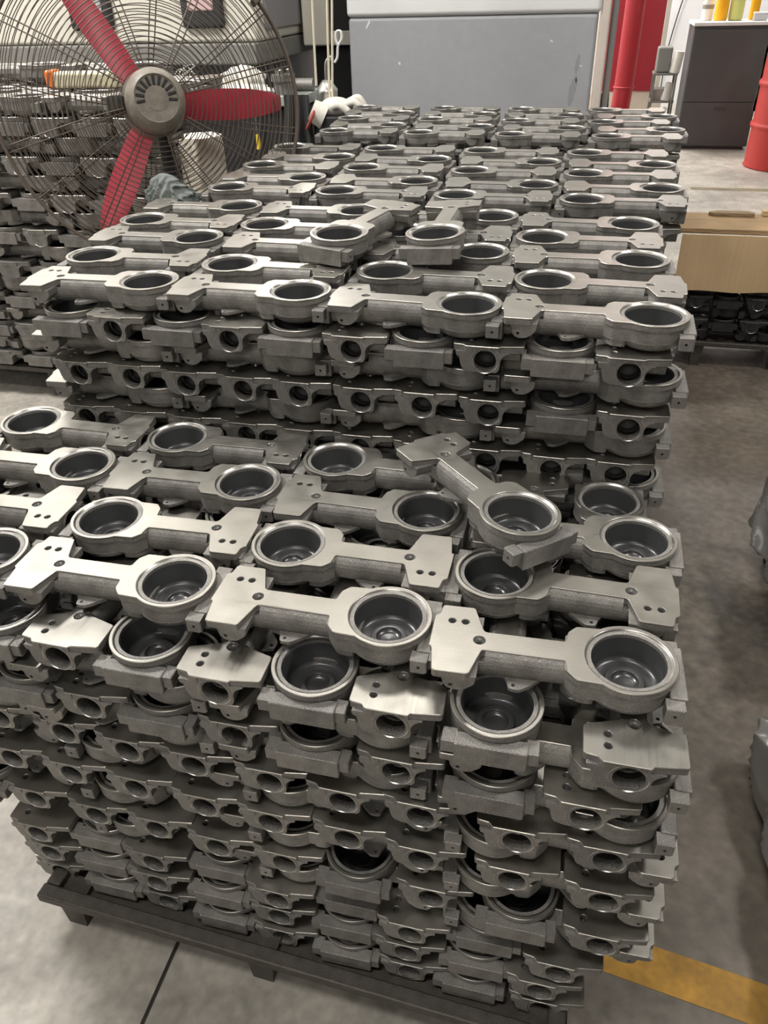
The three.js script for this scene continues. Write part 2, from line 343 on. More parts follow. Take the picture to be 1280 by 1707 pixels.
// ------------------------------------------------------------------ the second pile
const T2 = 1.05;
const secondTop = [
  [1, 1, 0.142, -1.343, 181.2], [1, 2, -0.176, -1.347, 182.4], [1, 3, -0.501, -1.367, 179.9], [1, 4, -0.822, -1.378, 177.8],
  [2, 1, -0.047, -1.503, 2.4], [2, 2, -0.364, -1.512, 1.5], [2, 3, -0.700, -1.511, 0.8], [2, 4, -1.027, -1.525, -2.1],
  [3, 1, 0.130, -1.660, 180.2], [3, 2, -0.195, -1.670, 180.5], [3, 3, -0.520, -1.680, 180], [3, 4, -0.860, -1.692, 179],
  [4, 1, -0.072, -1.800, 0.7], [4, 2, -0.398, -1.812, 0.5], [4, 3, -0.739, -1.823, 0], [4, 4, -1.066, -1.829, -0.5],
  [5, 1, 0.123, -1.938, 182.5], [5, 2, -0.203, -1.972, 180.5], [5, 3, -0.546, -1.985, 180], [5, 4, -0.877, -1.992, 179.5],
];
for (const [r, c, x, z, d] of secondTop) casting(r < 3 ? 2 : 1, x, T2, z, d, topLabel('second', r, c, d), 'castings on top of the second pile', { still: true, v: r < 3 && c === 2 ? 1 : undefined });
casting(2, -0.4792, 1.103, -1.5771, -73.4, 'loose grey casting on the second pile pointing away, the left of two loose ones', null, { tx: 0.028, tz: -0.018, v: 2, still: true });
casting(2, -0.2825, 1.104, -1.6017, -89.2, 'loose grey casting on the second pile pointing away, the right of two loose ones', null, { tx: 0.017, tz: 0.051, v: 2, still: true });
const sh2 = x => 0.03 * x;
const lay2 = l => T2 - 0.0515 * (l - 1);
const ends2 = {
  2: [[0.118, 'p'], [-0.006, 'r'], [-0.132, 'p'], [-0.252, 'r'], [-0.374, 'p'], [-0.498, 'r'], [-0.621, 'p'], [-0.742, 'r'], [-0.865, 'p'], [-0.990, 'r']],
  4: [[0.133, 'p'], [0.010, 'r'], [-0.119, 'p'], [-0.242, 'p'], [-0.362, 'p'], [-0.487, 'p'], [-0.603, 'p'], [-0.729, 'p'], [-0.854, 'p'], [-0.979, 'p']],
  6: [[0.125, 'p'], [0.005, 'p'], [-0.12, 'p'], [-0.245, 'p'], [-0.37, 'p'], [-0.49, 'p'], [-0.61, 'p'], [-0.735, 'p'], [-0.86, 'p'], [-0.985, 'p']],
};
for (const [l, list] of Object.entries(ends2)) endRow(2, 'second', +l, lay2(l), list, -1.270, -1.262, `castings end-on in layer ${l} of the second pile`, sh2);
for (const [l, d] of [[3, 180], [5, 180], [7, 180]]) for (let c = 0; c < 4; c++) {
  const x = 0.140 - 0.322 * c + jit(0.008);
  casting(2, x, lay2(l), -1.343 + sh2(x), d, `grey casting lying crosswise in the second pile's front, ${ORD[l]} layer down, ${ORD[c + 1]} from right`, `castings crosswise in layer ${l} of the second pile`);
}
for (let l = 2; l <= 19; l++) {
  const t = lay2(l);
  if (l % 2) for (let r = l < 8 ? 1 : 0; r < 5; r++) for (let c = 0; c < 4; c++) inner((r % 2 ? -0.05 : 0.13) - 0.322 * c, t, -1.345 - 0.15 * r, r % 2 ? 0 : 180);
  else for (let c = 0; c < 10; c++) { inner(0.12 - 0.127 * c, t, c % 2 ? -1.70 : -1.88, c % 2 ? -90 : 90); if (l > 6) inner(0.12 - 0.127 * c, t, -1.53, 90); }
}

// ------------------------------------------------------------------ third and farthest piles
const T3 = 1.05, T4 = 1.042;
const third = {
  1: [0.006, -0.328, -0.666, -0.995, -2.168, 0], 2: [0.207, -0.125, -0.468, -0.810, -2.323, 180], 3: [0.003, -0.334, -0.676, -1.017, -2.490, 0],
  4: [0.208, -0.131, -0.480, -0.805, -2.645, 180], 5: [0.000, -0.343, -0.692, -1.032, -2.815, 0],
};
for (const [r, a] of Object.entries(third)) for (let c = 0; c < 4; c++)
  casting(+r === 1 ? 1 : 0, a[c], T3, a[4] + 0.035 * (a[c] - 0.1), a[5], topLabel('third', +r, c + 1, a[5]), 'castings on top of the third pile');
const far = {
  1: [0.073, -0.282, -0.639, -0.985, -3.193, 0], 2: [0.290, -0.070, -0.426, -0.787, -3.360, 180], 3: [0.052, -0.295, -0.652, -1.007, -3.529, 0],
  4: [0.284, -0.085, -0.452, -0.818, -3.695, 180], 5: [0.050, -0.300, -0.653, -1.029, -3.86, 0],
};
for (const [r, a] of Object.entries(far)) for (let c = 0; c < 4; c++)
  casting(0, a[c], T4, a[4] + 0.06 * (a[c] - 0.1), a[5], topLabel('farthest', +r, c + 1, a[5]), 'castings on top of the farthest pile');
for (const [nm, t0, z0, s, x0] of [['third', T3, -2.10, 0.035, 0.19], ['farthest', T4, -3.125, 0.06, 0.26]]) {
  for (let i = 0; i < 4; i++) {
    const k = i % 2 ? 'r' : 'p', x = x0 - 0.128 * i;
    casting(0, x, t0 - 0.053, z0 - (k === 'p' ? 0.2546 : 0.07) + s * (x - 0.1), k === 'p' ? 90 : -90, `grey casting in the ${nm} pile's front, second layer down, ${ORD[i + 1]} from right, ${k === 'p' ? 'port' : 'bore'} forward`, `castings end-on in the ${nm} pile`);
  }
  casting(0, x0 - 0.04, t0 - 0.106, z0 - 0.075, 180, `grey casting lying crosswise under the ${nm} pile's front right corner, third layer down`, null);
  for (let l = 2; l <= 19; l++) {
    const t = t0 - 0.0515 * (l - 1) - 0.0015;
    if (l % 2) { for (let r = 0; r < 5; r++) for (let c = 0; c < 4; c++) if (!(l === 3 && r === 0 && c === 0)) inner(x0 - 0.06 - (r % 2 ? 0.18 : 0) - 0.332 * c, t, z0 - 0.075 - 0.158 * r, r % 2 ? 0 : 180); }
    else for (let c = 0; c < 10; c++) { if (l > 2 || c > 3) inner(x0 - 0.13 * c, t, z0 - 0.26, 90); inner(x0 - 0.13 * c, t, z0 - 0.62, 90); }
  }
}

// ------------------------------------------------------------------ tall stack behind the fan: larger castings
{
  const S = 1.3, zf = -2.74, top = 1.215, dl = 0.0665;
  let n = 0;
  for (let l = 1; l <= 16; l++) {
    const t = top - dl * (l - 1);
    if (l % 2) {
      for (let c = 0; c < 3; c++) { const x = (l % 4 === 1 ? -1.60 : -1.86) - 0.42 * c; casting(0, x, t, zf - 0.085, l % 4 === 1 ? 180 : 0, `crosswise casting in the tall stack behind the fan, ${ORD[l]} layer down, ${ORD[c + 1]} from right`, `castings crosswise in layer ${ORD[l]} behind the fan`, { scale: S }); n++; }
      if (l > 1) for (let c = 0; c < 3; c++) inner(-1.64 - 0.42 * c, t, zf - 0.36, 180, S);
    } else for (let i = 0; i < 8; i++) {
      const k = (i + (l >> 1)) % 2, x = -1.575 - 0.168 * i;
      if (i < 6 && n < 36) { casting(0, x, t, k ? zf - 0.255 * S : zf - 0.07 * S, k ? 90 : -90, `casting in the tall stack behind the fan, ${ORD[l]} layer down, ${ORD[i + 1]} from right, ${k ? 'port' : 'bore'} forward`, `castings end-on in layer ${ORD[l]} behind the fan`, { scale: S }); n++; }
      else inner(x, t, k ? zf - 0.255 * S : zf - 0.07 * S, k ? 90 : -90, S);
    }
  }
  for (let r = 1; r < 4; r++) for (let c = 0; c < 3; c++) casting(0, (r % 2 ? -1.86 : -1.60) - 0.42 * c, top, zf - 0.085 - 0.2 * r, r % 2 ? 0 : 180, `casting atop the tall stack behind the fan, ${ORD[r + 1]} row back, ${ORD[c + 1]} from right`, 'castings on top of the stack behind the fan', { scale: S });
}
{
  const S = 1.3;
  for (const [i, x, z, d] of [[1, -1.75, -3.22, 180], [2, -2.2, -3.24, 180], [3, -2.66, -3.22, 180]]) casting(0, x, 1.215 + 0.0665, z, d, `casting lying on the second tier at the back of the tall stack, ${ORD[i]} from right`, 'castings on the second tier behind the fan', { scale: S });
  const t = thing('marking_strip', 'pale cream plastic strip with an orange end on the tall stack', 'strip', [-2.02, 1.217, -3.0], 0.1);
  mesh('strip_body', [new RoundedBoxGeometry(0.26, 0.055, 0.07, 2, 0.012).translate(0.14, 0.0275, 0)], std({ color: new THREE.Color(0.66, 0.61, 0.42), roughness: 0.6 }), t);
  mesh('orange_end', [new RoundedBoxGeometry(0.035, 0.062, 0.075, 2, 0.01).translate(0, 0.031, 0)], std({ color: new THREE.Color(0.85, 0.19, 0.03), roughness: 0.5 }), t);
}
// ------------------------------------------------------------------ stack under the cardboard, right, darkened by shade put into its materials
for (let l = 0; l < 5; l++) {
  const t = 0.385 - 0.0525 * l;
  for (let i = 0; i < (l % 2 ? 5 : 3); i++) {
    if (l % 2) casting(0, 0.56 + 0.128 * i, t, i % 2 ? -3.66 : -3.85, i % 2 ? -90 : 90, `shade-darkened casting in the stack under the cardboard, ${ORD[l + 1]} layer down, ${ORD[i + 1]} from left, end on`, 'castings under the cardboard', { v: 3 });
    else casting(0, (l === 2 ? 0.70 : 0.56) + 0.325 * i, t, -3.665, l === 2 ? 180 : 0, `shade-darkened casting lying crosswise under the cardboard, ${ORD[l + 1]} layer down, ${ORD[i + 1]} from left`, 'castings under the cardboard', { v: 3 });
  }
  if (!(l % 2)) for (let i = 0; i < 3; i++) inner(0.56 + 0.325 * i, t, -3.81, 0);
}
// the rest: buried castings as one object
{
  const g = mergeGeometries([GEO[0].body, GEO[0].face, GEO[0].rim]);
  const im = new THREE.InstancedMesh(g, castMats[1], bulk.length), m = new THREE.Matrix4(), q = new THREE.Quaternion();
  bulk.forEach(([x, t, z, d, s], i) => { q.setFromAxisAngle(V3(0, 1, 0), -rad(d)); im.setMatrixAt(i, m.compose(V3(x, t - H * s, z), q, V3(s, s, s))); });
  im.name = 'buried_castings'; im.userData = { kind: 'stuff', label: 'remaining grey castings buried inside the stacked piles', category: 'castings' };
  im.castShadow = im.receiveShadow = true; scene.add(im);
}
console.log('castings', nCast, 'buried', bulk.length);

// ------------------------------------------------------------------ surfaces of the hall
const concreteMap = tex(1024, (x, y) => {
  let v = 156 + 62 * seamless(x, y, 3, 5, 11) + 46 * seamless(x, y, 14, 4, 21) + 52 * seamless(x, y, 70, 3, 31);
  const st = seamless(x, y, 5, 4, 41); if (st > 0.16) v -= 150 * (st - 0.16);
  const sp = seamless(x, y, 120, 2, 52); if (sp > 0.42) v += 60 * (sp - 0.42) * 4;
  return [v, v * 0.965, v * 0.905];
}, true, 1 / 1.7);
const concreteBump = tex(512, (x, y) => { const v = 128 + 70 * seamless(x, y, 18, 4, 61) + 60 * seamless(x, y, 80, 2, 71); return [v, v, v]; }, false, 1 / 0.6);
const concreteRough = tex(512, (x, y) => { const v = 165 + 120 * seamless(x, y, 7, 4, 81); return [v, v, v]; }, false, 1 / 1.3);
const floorMat = std({ color: new THREE.Color(0.95, 0.95, 0.95), map: concreteMap, bumpMap: concreteBump, bumpScale: 0.0006, roughnessMap: concreteRough, roughness: 0.85 });
const aisleDirtShadeMap = tex(1024, (x, y) => {
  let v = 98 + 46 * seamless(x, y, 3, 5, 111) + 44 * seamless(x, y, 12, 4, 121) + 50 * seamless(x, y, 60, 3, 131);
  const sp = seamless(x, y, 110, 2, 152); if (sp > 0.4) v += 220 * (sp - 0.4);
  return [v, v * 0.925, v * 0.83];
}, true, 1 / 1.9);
const aisleDirtShadeMat = std({ color: 0xffffff, map: aisleDirtShadeMap, bumpMap: concreteBump, bumpScale: 0.0006, roughnessMap: concreteRough, roughness: 0.78 });  // brown dirt tone, darkened further to hold the piles' shade
const wallMap = tex(256, (x, y) => { const v = 236 + 22 * seamless(x, y, 5, 4, 13); return [v, v, v]; }, true, 0.6);
const wallMat = std({ color: new THREE.Color(0.68, 0.69, 0.70), map: wallMap, roughness: 0.9 });
const dimWall = std({ color: new THREE.Color(0.30, 0.30, 0.30), map: wallMap, roughness: 0.9 });
const ceilMat = std({ color: new THREE.Color(0.50, 0.50, 0.49), roughness: 0.95 });
const greyPaintMap = tex(512, (x, y) => {
  let v = 214 + 26 * seamless(x, y, 3, 4, 15) + 8 * seamless(x, y, 40, 2, 16);
  const a = seamless(x, y, 16, 3, 17); if (a > 0.52) v += 60;
  return [v, v * 1.003, v * 1.01];
}, true, 0.55);
const greyPaint = std({ color: new THREE.Color(0.52, 0.525, 0.545), map: greyPaintMap, roughness: 0.55 });
const whitePlaster = std({ color: new THREE.Color(0.86, 0.86, 0.85), map: wallMap, roughness: 0.85 });
const creamMat = std({ color: new THREE.Color(0.80, 0.765, 0.66), map: wallMap, roughness: 0.6 });
const steelDark = std({ color: new THREE.Color(0.15, 0.139, 0.126), map: castMap, bumpMap: castBump, bumpScale: 0.0005, metalness: 0.5, roughness: 0.5 });
const redPaint = std({ color: new THREE.Color(0.36, 0.022, 0.035), roughness: 0.42 });
const pipeRed = std({ color: new THREE.Color(0.34, 0.014, 0.022), roughness: 0.36, bumpMap: concreteBump, bumpScale: 0.003 });
const drumRed = std({ color: new THREE.Color(0.44, 0.028, 0.022), roughness: 0.5 });
const blackMat = std({ color: new THREE.Color(0.018, 0.018, 0.019), roughness: 0.65 });
const charcoal = std({ color: new THREE.Color(0.075, 0.074, 0.075), map: wallMap, roughness: 0.5 });
const clothWhite = std({ color: new THREE.Color(0.72, 0.69, 0.62), roughness: 0.95, bumpMap: castBump, bumpScale: 0.002 });

// floor slabs with a saw-cut joint between them
const X0 = -5.8, X1 = 6, ZB = -12.5, ZF = 8, JX = -0.602;
const AX = 0.135;                      // aisle floor at right: brown dirt, plus pile shade put into its colour
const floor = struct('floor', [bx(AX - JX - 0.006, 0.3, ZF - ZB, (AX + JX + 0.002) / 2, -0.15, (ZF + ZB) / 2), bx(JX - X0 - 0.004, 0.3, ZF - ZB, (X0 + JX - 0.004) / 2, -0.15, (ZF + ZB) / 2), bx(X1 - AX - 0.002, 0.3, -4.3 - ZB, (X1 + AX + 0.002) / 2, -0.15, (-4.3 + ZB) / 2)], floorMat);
mesh('dirty_shaded_aisle', [bx(X1 - AX - 0.002, 0.3, ZF + 4.296, (X1 + AX + 0.002) / 2, -0.15, (ZF - 4.296) / 2)], aisleDirtShadeMat, floor);
mesh('joint_filler', [bx(0.008, 0.28, ZF - ZB, JX, -0.15, (ZF + ZB) / 2)], std({ color: new THREE.Color(0.05, 0.046, 0.04), roughness: 1 }), floor);
struct('ceiling', [bx(X1 - X0 + 0.6, 0.3, ZF - ZB + 0.6, (X1 + X0) / 2, CEIL + 0.15, (ZF + ZB) / 2)], ceilMat);
struct('wall_back', [bx(X1 - X0 + 0.6, CEIL, 0.3, (X1 + X0) / 2, CEIL / 2, ZB - 0.15)], wallMat);
struct('wall_front', [bx(X1 - X0 + 0.6, CEIL, 0.3, (X1 + X0) / 2, CEIL / 2, ZF + 0.15)], dimWall);
struct('wall_left', [bx(0.3, CEIL, ZF - ZB, X0 - 0.15, CEIL / 2, (ZF + ZB) / 2)], wallMat);
struct('wall_right', [bx(0.3, CEIL, ZF - ZB, X1 + 0.15, CEIL / 2, (ZF + ZB) / 2)], dimWall);

// worn yellow line beside the near pile, and a thin one farther off
const yellowMap = tex(512, (x, y) => {
  const w = 0.5 + 0.9 * seamless(x, y, 5, 5, 91) + 0.35 * seamless(x, y, 30, 3, 92), t = Math.max(0, Math.min(1, w));
  return [110 + 100 * t, 84 + 74 * t, 44 + 14 * t];
}, true, 2.2);
const yellowMat = std({ color: 0xffffff, map: yellowMap, roughness: 0.75, bumpMap: concreteBump, bumpScale: 0.0006 });
{
  const g = slab([[-0.05, 0.002], [0.2, -0.001], [0.5, 0.001], [0.9, -0.001], [1.6, 0], [1.6, 0.079], [1.2, 0.08], [0.7, 0.078], [0.45, 0.081], [0.25, 0.079], [-0.05, 0.08]].map(p => V2(...p)), [], 0, 0.0012);
  const m = mesh('painted_line', [g], yellowMat); m.position.set(0.21, 0, -0.842); m.rotation.y = rad(-8); m.userData.kind = 'structure';
  m.userData.label = 'worn yellow line painted on the floor beside the near pile';
  const g2 = slab([V2(0, 0), V2(3.6, 0), V2(3.6, 0.1), V2(0, 0.1)], [], 0, 0.0012);
  const m2 = mesh('painted_line', [g2], std({ color: new THREE.Color(0.60, 0.53, 0.36), map: concreteMap, roughness: 0.8 })); m2.position.set(0.9, 0, -7.42); m2.userData.kind = 'structure';
  m2.userData.label = 'faint pale yellow line across the floor before the cabinet';
}

// ceiling lamps
LAMPS.forEach(([x, z, w, d, p, label]) => {
  const t = thing('ceiling_lamp', 'white ' + label, 'lamp', [x, CEIL, z], 0, 'ceiling lamps');
  mesh('lamp_frame', [bx(w + 0.06, 0.05, 0.03, 0, -0.025, -d / 2 - 0.015), bx(w + 0.06, 0.05, 0.03, 0, -0.025, d / 2 + 0.015), bx(0.03, 0.05, d, -w / 2 - 0.015, -0.025, 0), bx(0.03, 0.05, d, w / 2 + 0.015, -0.025, 0)], steelDark, t);
  const e = mesh('lamp_panel', [bx(w, 0.02, d, 0, -0.02, 0)], new THREE.MeshStandardMaterial({ color: 0xffffff, emissive: new THREE.Color(1, 0.955, 0.88), emissiveIntensity: 3 }), t);
  e.castShadow = false;
  const L = new THREE.RectAreaLight(new THREE.Color(1, 0.972, 0.935), p, w, d);
  L.position.set(0, -0.045, 0); L.rotation.x = -Math.PI / 2; t.add(L);
});

// ------------------------------------------------------------------ steel pallets under the piles
function pallet(label, x0, x1, z0, z1, h, turn = 0, legs = [0.04, 0.5, 0.96], drop = 0.012) {
  const cx = (x0 + x1) / 2, t = thing('steel_pallet', label, 'pallet', [cx, 0, z1], turn);
  const w = x1 - x0, d = z1 - z0, b = 0.022;
  for (const z of [-0.014, -d + 0.014]) {
    mesh('beam', [rb(w, b, 0.028, 0, h - b / 2 + 0.008, z, 0.004)], steelDark, t);
  }
  for (const s of [-1, 1]) mesh('beam', [rb(0.03, b, d - 0.058, s * (w / 2 - 0.015), h - b / 2 + 0.004, -d / 2, 0.004)], steelDark, t);
  mesh('deck', [bx(w - 0.062, 0.008, d - 0.058, 0, h - drop, -d / 2)], steelDark, t);
  for (const z of [-0.04, -d + 0.04]) for (const f of legs) {
    const lh = h - b + 0.010, g = new THREE.BoxGeometry(0.056, lh, 0.05), p = g.attributes.position;
    for (let i = 0; i < p.count; i++) if (p.getY(i) < 0) { p.setX(i, p.getX(i) * 0.72); }
    g.computeVertexNormals(); g.translate(-w / 2 + f * w, lh / 2, z);
    mesh('leg', [g], steelDark, t);
  }
  return t;
}
pallet('dark steel pallet on short legs under the near pile', -0.868, 0.125, -1.26, -0.594, 0.098, rad(-2.5), [0.055, 0.455, 0.97], 0.032);
pallet('dark steel pallet on the floor under the second pile', -1.02, 0.20, -2.02, -1.30, 0.066);
pallet('dark steel pallet on the floor under the third pile', -1.10, 0.22, -2.93, -2.13, 0.066);
pallet('dark steel pallet on the floor under the farthest pile', -1.05, 0.30, -3.98, -3.17, 0.066);
pallet('dark steel pallet under the tall stack behind the fan', -2.95, -1.5, -3.65, -2.76, 0.13);
pallet('dark steel pallet under the cardboard-covered stack at right', 0.44, 1.45, -3.98, -3.60, 0.114, 0, [0.16, 0.5, 0.9]);

// cardboard and plank on the shade-darkened stack
{
  const map = tex(256, (x, y) => { const v = 222 + 16 * seamless(x, y, 4, 4, 5) + 8 * (hash(x * 256 | 0, 4) - 0.5); return [v, v * 0.99, v * 0.97]; }, true, 1.5);
  const g = new THREE.BoxGeometry(1.04, 0.225, 0.006, 40, 6, 1), p = g.attributes.position;
  for (let i = 0; i < p.count; i++) {
    const x = p.getX(i), y = p.getY(i), low = (0.1125 - y) / 0.225;
    p.setZ(i, p.getZ(i) + low * (0.012 + 0.010 * Math.sin(x * 9) + 0.006 * Math.sin(x * 23 + 1)));
    if (low > 0.5) p.setY(i, y - (low - 0.5) * (0.02 + 0.05 * Math.max(0, x + 0.3) * 0.4 + 0.006 * Math.sin(x * 17)));
  }
  g.computeVertexNormals();
  const m = mesh('cardboard_sheet', [g], std({ color: new THREE.Color(0.74, 0.53, 0.315), map, roughness: 0.9 }));
  m.position.set(0.96, 0.49, -3.585); tag(m, 'brown cardboard sheet hanging over the front of the shade-darkened stack', 'cardboard');
  const wood = tex(256, (x, y) => { const g2 = Math.sin((y * 26 + 2.2 * seamless(x, y, 3, 3, 6)) * 6.28); const v = 200 + 22 * g2 + 40 * seamless(x, y, 4, 4, 7); return [v, v * 0.9, v * 0.74]; }, true, 2);
  const wm = std({ color: new THREE.Color(0.55, 0.46, 0.36), map: wood, roughness: 0.85 });
  const t = thing('wooden_board', 'old wooden board with a plank end, lying over the cardboard', 'board', [0.96, 0.602, -3.6]);
  mesh('plank', [rb(1.1, 0.022, 0.15, 0, 0.011, -0.075, 0.004)], wm, t);
  mesh('plank', [rb(1.1, 0.02, 0.13, 0.01, 0.010, -0.222, 0.004)], wm, t);
  const s = mesh('wood_scrap', [slab(roundPoly([[0, 0, 0.01], [0.05, -0.035, 0.02], [0.17, -0.03, 0.02], [0.2, 0, 0.01], [0.19, 0.02, 0.01], [0.02, 0.02, 0.01]]), [], 0, 0.014)], std({ color: new THREE.Color(0.42, 0.38, 0.32), map: wood, roughness: 0.9 }));
  s.position.set(0.56, 0.623, -3.84); tag(s, 'short grey piece of wood lying on the back of the wooden board', 'wood');
  const s2 = mesh('pale_lath', [rb(0.7, 0.022, 0.04, 0, 0.011, 0, 0.003)], std({ color: new THREE.Color(0.78, 0.72, 0.58), map: wood, roughness: 0.8 }));
  s2.position.set(1.14, 0.623, -3.86); tag(s2, 'pale new wooden lath along the back of the old board', 'lath');
}

// ------------------------------------------------------------------ pillar, back wall, red panel and pipe
{
  const t = thing('pillar', 'wide square pillar painted grey below and white above, behind the farthest pile', 'pillar', [-0.70, 0, -5.0]);
  mesh('lower_paint', [rb(1.38, 1.355, 0.9, -0.005, 0.6775, -0.45, 0.02, 3)], greyPaint, t);
  mesh('upper_plaster', [rb(1.40, CEIL - 1.355, 0.92, -0.002, 1.355 + (CEIL - 1.355) / 2, -0.45, 0.025, 3)], whitePlaster, t);
  // chips where the paint has flaked
  for (const [x, y, w, h, a] of [[-0.58, 1.32, 0.012, 0.05, -0.6], [-0.40, 1.13, 0.014, 0.018, 0.3], [-0.55, 0.88, 0.008, 0.03, 0.1], [-0.67, 0.83, 0.014, 0.014, 0.5], [0.45, 1.23, 0.02, 0.008, -0.4], [0.22, 0.80, 0.016, 0.012, 0.2], [0.62, 1.11, 0.014, 0.008, 0]]) {
    const g = slab(roundPoly([[-w / 2, -h / 2, 0.002], [w / 2, -h / 3, 0.003], [w / 3, h / 2, 0.002], [-w / 3, h / 3, 0.002]]), [], 0, 0.0015).rotateX(Math.PI / 2).rotateZ(a).translate(x, y, 0.0);
    mesh('paint_chip', [g], whitePlaster, t);
  }
  const smudge = std({ color: new THREE.Color(0.41, 0.415, 0.425), map: greyPaintMap, roughness: 0.7 });
  for (const [x, y, w, h, a] of [[0.585, 0.985, 0.034, 0.15, -0.12], [0.60, 1.12, 0.022, 0.09, -0.1], [0.605, 1.04, 0.012, 0.05, 0.1]]) {
    const p = []; for (let i = 0; i < 22; i++) { const q = i / 22 * Math.PI * 2; p.push(V2(w / 2 * Math.cos(q) * (1 + 0.25 * Math.sin(i * 3.7)), h / 2 * Math.sin(q) * (1 + 0.12 * Math.sin(i * 5.3)))); }
    mesh('grease_smudge', [slab(p, [], 0, 0.0008).rotateX(Math.PI / 2).rotateZ(a).translate(x, y, 0.0)], smudge, t);
  }
  const m = mesh('corner_trim', [rb(0.05, CEIL - 0.01, 0.05, 0, CEIL / 2, 0, 0.012)], std({ color: new THREE.Color(0.72, 0.63, 0.56), map: wallMap, roughness: 0.7 }));
  m.position.set(0.022, 0, -5.03); tag(m, 'pale beige corner strip along the right edge of the grey pillar', 'trim');
  const m2 = mesh('conduit', [cyl(0.018, 0.018, CEIL - 0.01, 0, CEIL / 2, 0, 12)], std({ color: new THREE.Color(0.28, 0.27, 0.26), roughness: 0.5 }));
  m2.position.set(0.07, 0, -5.09); tag(m2, 'thin grey conduit standing between the pillar and the red panel', 'conduit');
}
{
  const t = thing('fire_door', 'tall red painted door in a pale frame against the back wall', 'door', [0.37, 0, -10.8]);
  mesh('plinth', [rb(0.86, 0.355, 0.12, 0.0, 0.1775, -0.04, 0.01)], std({ color: new THREE.Color(0.82, 0.74, 0.62), map: wallMap, roughness: 0.8 }), t);
  mesh('sheet', [rb(0.67, 3.2, 0.05, -0.01, 0.36 + 1.6, 0, 0.008)], redPaint, t);
  mesh('frame', [rb(0.05, 3.3, 0.09, 0.352, 0.33 + 1.65, 0, 0.008), rb(0.05, 3.3, 0.09, -0.372, 0.33 + 1.65, 0, 0.008)], creamMat, t);
  const p = thing('red_pipe', 'thick glossy red pipe standing before the red panel', 'pipe', [0.335, 0, -10.35]);
  mesh('pipe_run', [tube([[0.022, 4.88, 0], [0.015, 2.5, 0], [0.006, 1.0, 0], [0, 0.5, 0], [-0.012, 0.2, 0], [-0.02, 0.0, 0]], 0.106, 60, 28)], pipeRed, p);
  mesh('collar', [new THREE.TorusGeometry(0.108, 0.012, 10, 32).rotateX(Math.PI / 2).translate(0.0, 0.45, 0)], pipeRed, p);
  mesh('cap', [new THREE.CylinderGeometry(0.104, 0.104, 0.01, 28).translate(-0.02, 0.006, 0)], pipeRed, p);
  const g = slab(roundPoly([[0, 0, 0.004], [0.17, 0, 0.01], [0.2, 0.06, 0.01], [0.17, 0.1, 0.01], [0.2, 0.13, 0.01], [0.15, 0.16, 0.01], [0.14, 0.27, 0.01], [0.02, 0.26, 0.01]]), [], 0, 0.012).rotateX(-Math.PI / 2 + Math.PI);
  g.scale(1, -1, 1);
  const m = mesh('cut_card', [g.rotateX(rad(-12))], std({ color: new THREE.Color(0.86, 0.80, 0.72), roughness: 0.8 }));
  m.position.set(0.04, 0.26, -10.1); m.scale.setScalar(1); m.position.y = 0.02; tag(m, 'pale notched piece of card standing left of the red pipe', 'card');
  m.scale.set(1, 1.5, 1);
}
// thin cable on the wall
tag(mesh('cable', [tube([[1.15, 2.2, -12.46], [1.06, 1.5, -12.46], [0.97, 1.1, -12.46], [0.90, 0.62, -12.46], [0.89, 0.2, -12.46]], 0.008, 40, 5)], blackMat), 'thin dark cable hanging down the pale back wall', 'cable');

